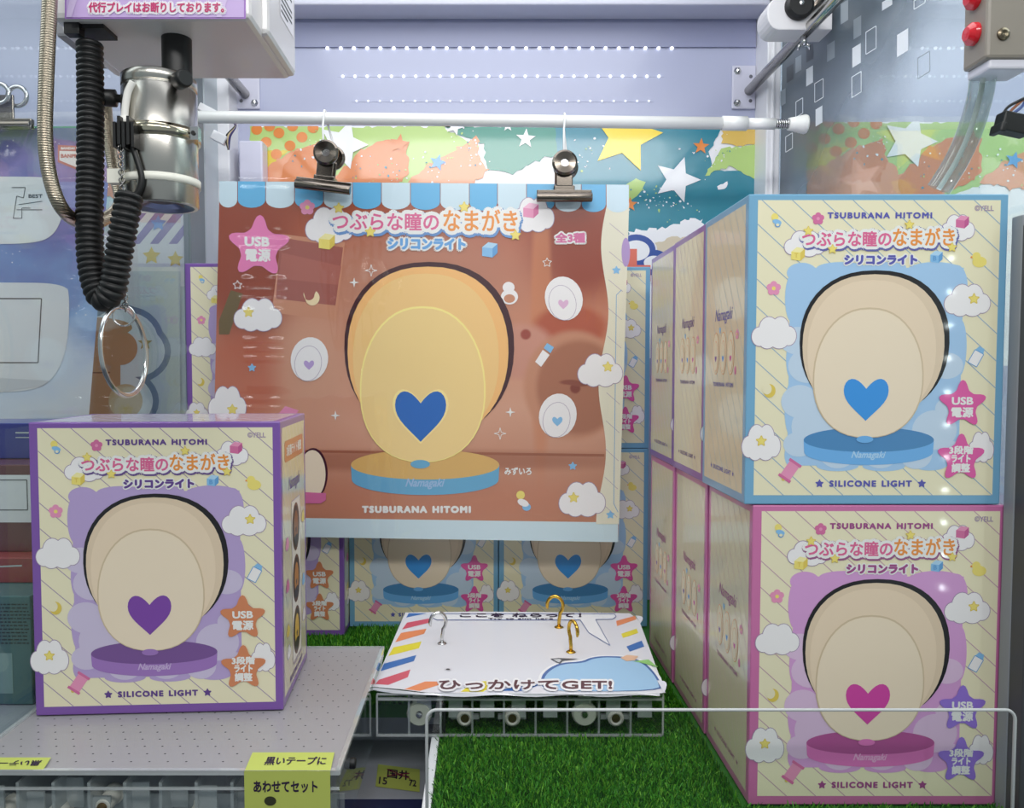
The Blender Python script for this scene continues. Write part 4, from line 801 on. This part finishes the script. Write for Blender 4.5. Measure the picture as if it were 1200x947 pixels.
m = MB(lambda u, v, lay: (-.1178 - ox + lay * .0001, u - YC, v - oz)); m.rect(.466, hz + .022, .498, hz + .075, 0, sgw)
for k in range(15): m.rect(.468, hz + .025 + .0032 * k, .468 + .026 * (1 if k % 4 else .6), hz + .0262 + .0032 * k, 1, mat('label_ink', (60, 60, 66), .5))
m.build('side_label', root)
m = MB(); m.lathe([(.0125, 0), (.0125, -.0012), (.0086, -.0016)], black_pl, 'Z', (-.1700 - ox, 0, .0005), 28); m.lathe([(.0080, .0), (.0080, PY(188, 100, YC).z - oz)], black_pl, 'Z', (-.1705 + .002 - ox - .001, .003, 0), 28); m.build('shaft', root)
m = MB(); m.lathe([(0, -.0003), (.0065, -.0003), (.0065, .0002)], mat('hole_black', (20, 20, 22), .6), 'Z', (PZ(222, 68, hz).x - ox, PZ(222, 68, hz).y - YC, 0), 20); m.lathe([(.0088, -.0002), (.0066, -.0006)], hw, 'Z', (PZ(222, 68, hz).x - ox, PZ(222, 68, hz).y - YC, 0), 20); m.build('port', root)
cxp = PY(188, 165, YC).x - ox; zt = PY(188, 92, YC).z - oz; zb = PY(188, 243, YC).z - oz
m = MB(); r = .0197
m.lathe([(0.002, zt), (r - .001, zt), (r, zt - .0008), (r, zt - .0062), (r - .0006, zt - .0066), (r - .0006, zt - .0074), (r, zt - .0078), (r, zb + .0006), (r - .0006, zb), (r - .0025, zb)], steel, 'Z', (cxp, 0, 0), 48)
m.lathe([(r - .0025, zb), (.012, zb + .0012), (.007, zb + .003)], mat('lens_blue', (64, 84, 112), .2, metal=.7), 'Z', (cxp, 0, 0), 40); m.lathe([(.007, zb + .003), (0, zb + .004)], black_pl, 'Z', (cxp, 0, 0), 24)
cyl = m.build('cylinder', root)
m = MB(); zc = PY(188, 148, YC - .02).z - oz; m.lathe([(r + .0001, zc + .003), (r + .0014, zc + .003), (r + .0014, zc - .003), (r + .0001, zc - .003)], mat('band_brass_chrome', (206, 198, 176), .12, metal=1), 'Z', (cxp, 0, 0), 44); m.box(cxp + r * .9, cxp + r + .004, -.008, -.003, zc - .0035, zc + .0035, chrome); m.lathe([(0, -.0088), (.0012, -.0088), (.0012, -.0078)], black_pl, 'Y', (cxp + r + .0015, 0, zc), 12); m.build('clamp_band', cyl)
for ang, dz in ((-.75, -.007), (3.3, -.012)):
    m = MB(); c_, s_ = math.cos(ang), math.sin(ang); p0 = Vector((cxp + c_ * r, s_ * r, zt + dz)); d_ = Vector((c_, s_, 0))
    m.tube([p0, p0 + d_ * .003, p0 + d_ * .003, p0 + d_ * .0095, p0 + d_ * .0105], [.0022, .0022, .0046, .0046, .0038], black_pl, 20); m.build('thumb_knob', cyl)
m = MB(); zz = PY(188, 205, YC - .02).z - oz; m.lathe([(r + .0002, zz + .002), (r + .0011, zz + .002), (r + .0011, zz - .0022), (r + .0002, zz - .0022)], mat('tie_white', (238, 236, 224), .4), 'Z', (cxp, 0, 0), 44); m.box(cxp - r - .002, cxp - r + .005, -.0175, -.012, zz - .0035, zz + .004, mat('tie_white', (0, 0, 0))); m.build('cable_tie', cyl)
def cpx(pts, Y): return [PY(x, y, Y if not isinstance(Y, list) else Y[i]) - root.location for i, (x, y) in enumerate(pts)]
def smooth_path(pts, n=10):
    P = [Vector(p) for p in pts]; out = []
    for i in range(len(P) - 1):
        a, b, c, d = P[max(0, i - 1)], P[i], P[i + 1], P[min(len(P) - 1, i + 2)]
        for k in range(n):
            t = k / n; out.append(.5 * ((2 * b) + (c - a) * t + (2 * a - 5 * b + 4 * c - d) * t * t + (3 * b - a - 3 * c + d) * t ** 3))
    return out + [P[-1]]
m = MB(); m.tube(smooth_path(cpx([(156, 96), (150, 108), (147, 125), (146, 140)], .421)), .0019, mat('wire_white', (236, 234, 228), .4), 10); m.lathe([(0, .003), (.0028, .002), (.0028, -.003), (0, -.003)], mat('wire_white', (0, 0, 0)), 'Z', tuple(PY(146, 142, .421) - root.location), 14); m.build('white_wire', cyl)
m = MB(); q = PY(150, 158, .419) - root.location
m.box(q.x - .0045, q.x + .0045, -.024, -.016, q.z - .006, q.z + .006, black_pl)
for k in range(5): m.box(q.x - .006 + .0024 * k, q.x - .0045 + .0024 * k, -.0255, -.0165, q.z - .0075 + (k % 2) * .0015, q.z + .0055 + (k % 2) * .003, black_pl)
m.tube(smooth_path(cpx([(153, 166), (160, 185), (166, 208), (163, 224), (155, 232)], .419)), .0017, black_pl, 10); m.build('connector', cyl)
# coil cable: hangs from the housing and clips to the head
root2 = root
m = MB(); path = smooth_path([PY(x, y, Y) - root.location for x, y, Y in ((105, 50, .432), (106, 110, .43), (106, 180, .425), (105, 250, .42), (106, 300, .416), (112, 335, .413), (121, 350, .411), (132, 338, .409), (139, 300, .408), (147, 255, .408), (152, 228, .410))], 48)
L_ = [0]
for i in range(1, len(path)): L_.append(L_[-1] + (path[i] - path[i - 1]).length)
# resample evenly
N = 620; pts = []; j = 0
for k in range(N):
    s_ = L_[-1] * k / (N - 1)
    while j < len(L_) - 2 and L_[j + 1] < s_: j += 1
    t = (s_ - L_[j]) / max(1e-9, L_[j + 1] - L_[j]); pts.append(path[j].lerp(path[j + 1], t))
pitch = .0033
rs = [.0054 + .0016 * abs(math.sin(math.pi * (L_[-1] * k / (N - 1)) / pitch)) ** .6 for k in range(N)]
m.tube(pts, rs, rubber, 18); cc = m.build('coil_cable', root)
m = MB(); q = PY(106, 48, .432) - root.location; m.box(q.x - .008, q.x + .011, -.016, .0, -.0035, -.0003, black_pl); m.box(q.x - .009, q.x - .001, -.018, -.012, -.007, -.0012, black_pl); m.build('cable_clamp', cc)
# chain with rings
q = PY(146, 158, .417); root = empty('ring_chain', q); tag(root, 'fine chain with a small ring and a large oval key ring below the crane head', 'key ring')
m = MB(); n = 44; za, zb_ = PY(143, 165, .417).z - q.z, PY(147, 362, .417).z - q.z; chm = mat('chain_steel', (150, 148, 146), .25, metal=1)
xa = PY(141, 165, .417).x - q.x; xb = PY(147, 362, .417).x - q.x
for k in range(n):
    t = k / (n - 1); M = Matrix.Rotation(R(90 * (k % 2) + 30), 3, 'Z'); m.torus((xa + (xb - xa) * min(1, t * 1.6), 0, za + (zb_ - za) * t), .0013, .00038, chm, M, 10, 5, 1, 1.25)
m.build('chain', root)
m = MB(); p = PY(145, 370, .417) - q; m.torus(p, .0054, .0005, chrome, Matrix.Rotation(R(10), 3, 'Z'), 36, 8); m.build('small_ring', root)
m = MB(); p = PY(146, 412, .417) - q; Mz = Matrix.Rotation(R(-3), 3, 'Y') @ Matrix.Rotation(R(87), 3, 'Z')
m.torus(p, .0236, .0012, chrome, Mz, 64, 10)
m.torus(p + Vector((.0004, -.0012, .0002)), .0229, .0009, chrome, Mz, 64, 8); m.build('large_ring', root)
# braided steel hose
m = MB(); YH = .40
bs = bpy.data.materials.new('braided_steel'); bs.use_nodes = True; nt = bs.node_tree; b = nt.nodes['Principled BSDF']; b.inputs['Base Color'].default_value = lin((176, 164, 146)); b.inputs['Metallic'].default_value = 1; b.inputs['Roughness'].default_value = .3
wv = nt.nodes.new('ShaderNodeTexWave'); wv.inputs['Scale'].default_value = 260; wv.bands_direction = 'Z'; tc = nt.nodes.new('ShaderNodeTexCoord'); bp = nt.nodes.new('ShaderNodeBump'); bp.inputs['Strength'].default_value = .5; bp.inputs['Distance'].default_value = .0004
nt.links.new(tc.outputs['Object'], wv.inputs[0]); nt.links.new(wv.outputs['Fac'], bp.inputs['Height']); nt.links.new(bp.outputs['Normal'], b.inputs['Normal'])
hp = smooth_path([PY(x, y, Y) for x, y, Y in ((60, -40, .40), (57, 30, .40), (54, 100, .40), (53, 160, .40), (58, 205, .402), (70, 240, .405), (88, 258, .425), (112, 262, .450), (140, 240, .470), (134, 200, .475), (126, 150, .475), (123, 112, .475))], 12)
m.tube(hp, .0036, bs, 16); tag(m.build('braided_hose'), 'braided steel hose hanging in a loop left of the coiled black cable', 'hose')

# ------------------------------------------------------------------ rails, carriage, buttons, cables on the right
def wall_plate(px, py, label, lever):
    q = PY(px, py, YB); root = empty('mounting_plate', (q.x, YB, q.z)); tag(root, label, 'bracket')
    m = MB(); m.box(-.0145, .0145, -.003, -.0002, -.026, .026, mat('plate_lilac', (206, 206, 222), .3)); m.build('plate', root, bevel=.0025)
    for x, z, big in ((-.008, .019, 1), (-.008, -.019, 1), (.008, .0125, 0), (.008, -.0165, 0)):
        x *= lever; m = MB()
        if big: m.lathe([(0, -.0075), (.0028, -.007), (.0036, -.004), (.0048, -.003)], chrome, 'Y', (x, 0, z), 6)
        else: m.lathe([(0, -.0034), (.0016, -.0034), (.0022, -.003)], mat('bolt_dark', (110, 110, 120), .4, metal=.8), 'Y', (x, 0, z), 12)
        m.build('bolt' if big else 'hole_plug', root)
    return root
wall_plate(871, 103, 'pale mounting plate on the back wall holding the right guide rail', 1); wall_plate(291, 103, 'pale mounting plate on the back wall behind the crane carriage', -1)
rx, rzz = PY(880, 104, .96).x, PY(880, 104, .96).z
m = MB(); m.tube([(rx, .9665, rzz), (rx, .5, rzz)], .0058, mat('rail_steel', (186, 184, 180), .18, metal=1), 20); tag(m.build('guide_rail'), 'round steel guide rail running forward from the back wall at the upper right', 'rail')
lx = PY(285, 100, .96).x
m = MB(); m.tube([(lx, .9665, rzz - .004), (lx, .5, rzz - .004)], .0058, mat('rail_steel', (0, 0, 0)), 20); tag(m.build('guide_rail'), 'round steel guide rail at the upper left, mostly hidden by the crane carriage', 'rail')
q = PY(938, 18, .80); root = empty('rail_carriage', (q.x, .80, q.z)); tag(root, 'white rail carriage with black wheel and wing nut at the upper right', 'carriage')
m = MB(); cr_m = mat('carriage_white', (222, 220, 222), .35)
pts = [(-.026 + .012 * math.cos(a), -.004 + .016 * math.sin(a)) for a in [R(90 + k * 15) for k in range(13)]] + [(.026, -.020), (.026, .03), (-.02, .03)]
fa = [m.pt((x, -.014, z)) for x, z in pts]; fb = [m.pt((x, .016, z)) for x, z in pts]; m.face(fa, cr_m); m.face(list(reversed(fb)), cr_m)
for i in range(len(pts)): m.face((fa[i], fb[i], fb[(i + 1) % len(pts)], fa[(i + 1) % len(pts)]), cr_m)
m.build('body', root, bevel=.001)
m = MB(); m.lathe([(0, -.022), (.011, -.022), (.0135, -.020), (.0135, -.0142)], black_pl, 'Y', (-.008, 0, .002), 32); m.lathe([(0, -.0245), (.0022, -.024), (.0026, -.0225)], chrome, 'Y', (-.008, 0, .002), 6); m.build('wheel', root)
m = MB(); m.tube([(-.002, -.016, -.006), (.010, -.017, .004), (.020, -.016, .016), (.03, -.012, .035)], .0035, dsteel, 12); m.build('belt_arm', root)
m = MB(); m.lathe([(0, -.0305), (.0028, -.030), (.0035, -.0205), (0, -.0205)], chrome, 'Z', (.004, 0, 0), 12)
for s_ in (-1, 1): m.tube([(.004, 0, -.026), (.004 + s_ * .005, 0, -.030), (.004 + s_ * .006, 0, -.034)], [.0016, .0018, .0009], chrome, 8)
m.build('wing_nut', root)
YQ = .49; q = PY(1172, 40, YQ); root = empty('button_box', (q.x, YQ, q.z)); tag(root, 'grey switch box with red buttons hanging at the upper right corner', 'switch box')
m = MB(); m.box(-.0155, .0125, -.012, .012, PY(1172, 77, YQ).z - q.z, .06, mat('switch_taupe', (138, 130, 120), .4)); m.build('housing', root, bevel=.002)
m = MB(); m.box(-.0125, .0128, -.010, .012, PY(1172, 88, YQ).z - q.z, PY(1172, 77, YQ).z - q.z + .001, mat('switch_white', (216, 214, 224), .35)); m.build('base', root, bevel=.0015)
for py in (40, -2):
    m = MB(); zz = PY(1172, py, YQ).z - q.z; m.lathe([(0, -.0060), (.004, -.0056), (.0066, -.003), (.0068, 0)], mat('button_red', (206, 26, 40), .25, coat=.4), 'X', (-.0155, 0, zz), 24); m.build('red_button', root)
m = MB(); zz = PY(1160, 50, YQ).z - q.z; xx = PY(1160, 50, YQ).x - q.x; m.lathe([(0, -.0135), (.0022, -.0138), (.0036, -.0132), (.0036, -.0118)], mat('screw_bronze', (110, 100, 84), .3, metal=1), 'Y', (xx, 0, zz), 18); m.build('screw', root)
m = MB(lambda u, v, lay: (PY(u, v, .4798).x - q.x, .4798 - YQ - .0002 * lay, PY(u, v, .4798).z - q.z)); m.box(.0125, .02, -.011, .012, PY(1172, 77, YQ).z - q.z, .06, mat('switch_dark', (58, 54, 52), .4)); m.build('side_cover', root)
m = MB(); tp = smooth_path([PY(x, y, Y) for x, y, Y in ((1152, 89, .495), (1148, 115, .505), (1136, 155, .515), (1120, 190, .522), (1100, 222, .528))], 10)
m.tube(tp, .0075, clear('tube_clear', (.62, .68, .66), refl=.06, haze=.12), 18, caps=False); m.tube(tp, .0016, mat('tube_core', (226, 230, 226), .3), 8); tag(m.build('clear_tube'), 'clear plastic tube curving down from the switch box behind the blue carton', 'tube')
q = PY(1186, 145, .50); root = empty('cable_plug', q); tag(root, 'black cable plug with thin wires at the right edge below the switch box', 'plug')
m = MB(); M = Matrix.Rotation(R(12), 3, 'Y'); m.box(-.0085, .010, -.005, .005, -.0065, .0055, black_pl, M); m.box(-.0095, -.006, -.006, .006, -.008, -.002, black_pl, M); m.build('plug_body', root, bevel=.0008)
m = MB()
for k, c_ in enumerate(((30, 30, 32), (150, 90, 60), (70, 90, 150))): m.tube(smooth_path([(-.006 + .003 * k, 0, .006), (-.001 + .004 * k, .001, .0115), (.012, .002 * k, .018 + .001 * k)], 8), .0009, mat('plug_wire_%d' % k, c_, .4), 6)
m.build('wires', root)
# plug bundle left on the frame post
q = PY(252, 138, .862); root = empty('cable_plug', q); tag(root, 'white cable plugs with wires tied beside the left end of the rod', 'plug')
m = MB(); M = Matrix.Rotation(R(28), 3, 'Y'); m.box(-.020, .004, -.004, .004, -.001, .007, white, M); m.box(.002, .012, -.004, .004, .001, .009, mat('plug_pink', (226, 200, 206), .4), M); m.box(.006, .022, -.004, .004, -.022, -.012, white, M); m.build('plug_body', root, bevel=.0008)
m = MB()
for k, c_ in enumerate(((60, 54, 110), (210, 190, 150), (30, 30, 32))): m.tube(smooth_path([(.003 + .002 * k, 0, .001), (.014, .001 * k, -.002 + .002 * k), (.022, 0, -.008), (.016 - .002 * k, 0, -.02), (.014, .0, -.034)], 8), .0013, mat('bundle_wire_%d' % k, c_, .4), 6)
m.build('wires', root)

# ------------------------------------------------------------------ neighbouring machine seen through the left pane
def nf(u, v, lay): q = PY(u, v, .968); return (q.x, .968 - lay * .0002, q.z)
m = MB(nf); nw = mat('neighbour_art_pale', (206, 226, 224), .4)
m.rect(-160, 150, 228, 520, 0, nw); m.rect(-160, 148, 228, 166, 1, mat('art_green_teal', (0, 0, 0))); m.poly(jag([(-160, 160), (228, 160), (228, 180), (120, 196), (0, 186), (-160, 190)], 2, 5, 9), 2, mat('art_green', (0, 0, 0))); m.poly(jag([(60, 150), (90, 158), (110, 170), (70, 172)], 1, 4, 4), 3, mat('art_yellow', (0, 0, 0))); m.poly(jag([(120, 170), (228, 165), (228, 240), (160, 250), (110, 220)], 2, 5, 6), 3, mat('art_salmon', (0, 0, 0)))
vio = mat('art_violet', (128, 124, 178), .4); m.rect(128, 236, 236, 336, 4, mat('neighbour_white', (228, 234, 232), .4))
for k in range(5): m.poly([(132 + 22 * k, 286), (142 + 22 * k, 286), (min(236, 172 + 22 * k), 250), (min(234, 160 + 22 * k), 250)], 5, vio)
m.star(178, 300, 11, 6, mat('art_ochre', (0, 0, 0)), inner=.5); m.star(206, 304, 10, 6, mat('art_ochre', (0, 0, 0)), inner=.5); m.star(186, 262, 10, 7, mat('art_blue', (0, 0, 0)), inner=.5)
m.rect(110, 318, 212, 520, 7, mat('neighbour_pale2', (196, 212, 214), .4))
nv = mat('badge_steel_blue', (92, 126, 150), .4); nw2 = mat('badge_white', (222, 232, 232), .4); br = mat('badge_brown', (184, 140, 96), .4)
for g_, mm, l in ((7, nv, 8), (0, nw2, 9)):
    for x, y, rx_, ry_ in ((150, 400, 36, 34), (140, 385, 30, 22), (158, 412, 36, 30), (140, 470, 40, 32), (120, 430, 40, 60)): m.ell(x, y, rx_ + g_, ry_ + g_, l, mm)
m.rect(80, 378, 142, 520, 10, br); m.ell(142, 408, 20, 20, 10, br); m.ell(148, 470, 20, 20, 10, mat('badge_tan', (200, 176, 130), .4)); m.ell(110, 384, 46, 12, 10, br); m.rect(100, 436, 130, 437.5, 11, mat('badge_brown_dark', (104, 72, 44), .4)); m.star(171, 402, 9, 11, mat('badge_gold', (176, 158, 88), .4))
o = m.build('trim_8'); tag(o, kind='structure')
YN = .80; q = PY(50, 320, YN); root = empty('galaxy_poster', (q.x, YN, q.z)); tag(root, 'purple and blue starry poster with white bowls seen through the left pane', 'poster')
def gf(u, v, lay): p = PY(u, v, YN); return (p.x - q.x, -lay * .0002, p.z - q.z)
def galaxy():
    mm = bpy.data.materials.new('galaxy_print'); mm.use_nodes = True; nt = mm.node_tree; b = nt.nodes['Principled BSDF']; L = nt.links.new; b.inputs['Roughness'].default_value = .35
    tc = nt.nodes.new('ShaderNodeTexCoord'); sp = nt.nodes.new('ShaderNodeSeparateXYZ'); L(tc.outputs['Object'], sp.inputs[0]); n = nt.nodes.new('ShaderNodeTexNoise'); n.inputs['Scale'].default_value = 14; n.inputs['Detail'].default_value = 4; L(tc.outputs['Object'], n.inputs['Vector'])
    a = nt.nodes.new('ShaderNodeMath'); a.operation = 'MULTIPLY_ADD'; a.inputs[1].default_value = .22; L(n.outputs['Fac'], a.inputs[0]); L(sp.outputs[2], a.inputs[2])
    mr = nt.nodes.new('ShaderNodeMapRange'); mr.inputs[1].default_value = -.05; mr.inputs[2].default_value = .30; L(a.outputs[0], mr.inputs[0]); cr = nt.nodes.new('ShaderNodeValToRGB'); L(mr.outputs[0], cr.inputs[0]); e = cr.color_ramp.elements
    e[0].position = 0; e[0].color = lin((226, 232, 236)); e[1].position = 1; e[1].color = lin((110, 104, 156))
    for p, c in ((.18, (206, 220, 236)), (.36, (124, 164, 214)), (.55, (104, 118, 180)), (.72, (140, 130, 190)), (.85, (86, 88, 148))): e.new(p).color = lin(c)
    L(cr.outputs[0], b.inputs['Base Color']); return mm
m = MB(gf); m.poly([(-140, 150), (132, 150), (104, 490), (-140, 492)], 0, galaxy()); rr = random.Random(2)
for k in range(90): x = rr.uniform(-60, 122); y = rr.uniform(160, 420); s_ = rr.uniform(.3, .9); m.ell(x - (y - 150) * .06, y, s_, s_, 1, cl_w, 6)
m.build('printed_sheet', root)
mugw = mat('bowl_white', (226, 228, 230), .35); mugs = mat('bowl_shade', (204, 208, 212), .35); lnk = mat('bowl_ink', (70, 72, 78), .4)
m = MB(gf); m.poly(smooth2([(-40, 207), (40, 207), (62, 209), (75, 224), (75, 250), (64, 276), (40, 286), (-40, 286)], 3), 2, mugw); m.text('BEST', 42, 230, 16, 4, 3, lnk, .2); m.outline([(14, 220), (30, 220), (28, 232), (20, 230), (16, 256), (26, 256), (26, 244), (36, 244)], .8, 3, lnk, False); m.line(22, 240, 50, 236, .8, 3, lnk); m.line(20, 246, 50, 246, .8, 3, lnk); m.build('bowl_picture', root)
m = MB(gf); m.poly(smooth2([(-60, 332), (0, 331), (78, 332), (82, 350), (80, 400), (70, 434), (50, 455), (10, 460), (-60, 460)], 3), 2, mugw); m.poly([(-60, 440), (58, 446), (50, 452), (10, 458), (-60, 458)], 3, mugs); m.outline([(-40, 350), (49, 350), (45, 425), (-40, 425)], 1.3, 3, lnk); m.build('bowl_picture', root)
m = MB(gf); m.poly([(68, 170), (110, 172), (110, 190), (92, 200), (68, 190)], 2, mat('logo_red', (196, 120, 112), .4)); m.poly([(70, 177), (108, 178), (107, 188), (92, 197), (70, 188)], 3, offwhite); m.text('BANDAI NAMCO', 89, 174, 34, 2.6, 3, offwhite, .2); m.text('BANPRESTO', 89, 183, 34, 4, 4, mat('logo_red', (0, 0, 0)), .3); m.build('maker_mark', root)
fmm = MB(gf); fmm.poly([(-142, 146), (138, 146), (110, 494), (-142, 496)], 18, film); fmm.build('clear_sleeve', root)
q2 = PY(8, 148, YN - .008); root = empty('bulldog_clip', q2); tag(root, 'metal bulldog clip on top of the starry poster at the far left', 'clip')
m = MB(); m.tube([(-.03, -.003, 0), (.026, -.003, 0)], .0045, dsteel, 14); m.box(-.03, .026, -.003, .003, -.003, .007, dsteel); m.box(-.010, .0085, -.003, .0, .006, .03, dsteel); m.build('front_jaw', root, bevel=.0006)
for x_, y_ in ((-.003, -.006), (.010, .002)): m = MB(); m.torus((x_, y_, .030), .0095, .0022, chrome, None, 28, 8); m.build('lever', root)
# neighbour boxes below the starry poster
def nbox(name, x1, w, y0, d, z0, h, cols, label, art):
    root = empty(name, (x1 - w / 2, y0 + d / 2, z0)); tag(root, label, 'box', 'boxes in the neighbouring machine')
    m = MB(); m.box(-w / 2, w / 2, -d / 2, d / 2, 0, h, cols); m.build('carton_body', root, bevel=.0008)
    m = MB(lambda u, v, lay: (w / 2 - .076 + u / 1000, -d / 2 - lay * .0002, h - v / 1000)); art(m); m.build('front_print', root)
    m = MB(lambda u, v, lay: (w / 2 + lay * .0002, -d / 2 + u / 1000, h - v / 1000)); art(m); m.build('side_print', root)
navy = mat('nbox_navy', (52, 62, 138), .3, coat=.3); maroon = mat('nbox_maroon', (104, 64, 66), .3, coat=.3); teal = mat('nbox_teal', (74, 112, 114), .35); redb = mat('nbox_red', (150, 66, 66), .3, coat=.3); gl = mat('nbox_text', (186, 196, 196), .4)
def art_navy(m): m.text('CRYSTAL', 18, 8, 20, 3, 1, offwhite, .15) if False else m.line(6, 8, 30, 8, 1.2, 1, gl); m.line(6, 12, 24, 12, .8, 1, gl)
def art_maroon(m):
    m.poly([(4, 8), (60, 8), (58, 34), (48, 46), (4, 46)], 1, mugw); m.outline([(10, 12), (40, 12), (40, 36), (10, 36)], .7, 2, lnk); m.text('937', 70, 44, 14, 4, 1, offwhite, .3)
def art_red(m): m.line(4, 8, 50, 6, 1.2, 1, gl); m.rect(8, 14, 20, 19, 1, sky2)
def art_teal(m):
    rr = random.Random(8)
    for k in range(12):
        x = 3
        while x < 74: L_ = rr.uniform(1.2, 4); m.line(x, 6 + k * 2.6, x + L_, 6 + k * 2.6, 1.0, 1, mat('nbox_dark_ink', (30, 46, 50), .4)); x += L_ + .8
    m.rect(6, 42, 30, 72, 1, mat('nbox_panel', (128, 158, 158), .4)); m.text('バンナビ', 18, 48, 18, 5, 2, mat('nbox_dark_ink', (0, 0, 0)), .2); m.rect(38, 42, 62, 72, 1, mat('nbox_panel', (0, 0, 0)))
XN = -.318
def zpx(py, y): return PY(0, py, y).z
nbox('prize_box', XN - .012, .20, .565, .12, .0415, .0805, teal, 'teal box with dense small print at the far left behind the pane', art_teal)
nbox('prize_box', XN - .012, .20, .60, .10, .1222, .0195, redb, 'flat red brown box lying on the teal box at the far left', art_red)
nbox('prize_box', XN - .008, .20, .62, .10, .1419, .0695, maroon, 'maroon box with a white bowl picture in the far left stack', art_maroon)
nbox('prize_box', XN - .006, .20, .66, .06, .2117, .030, navy, 'dark blue flat box topping the stack at the far left', art_navy)
m = MB(); m.box(-1.0, -.317, .38, .968, .02, .041, mat('neighbour_shelf', (150, 156, 164), .4)); tag(m.build('trim_9'), kind='structure')
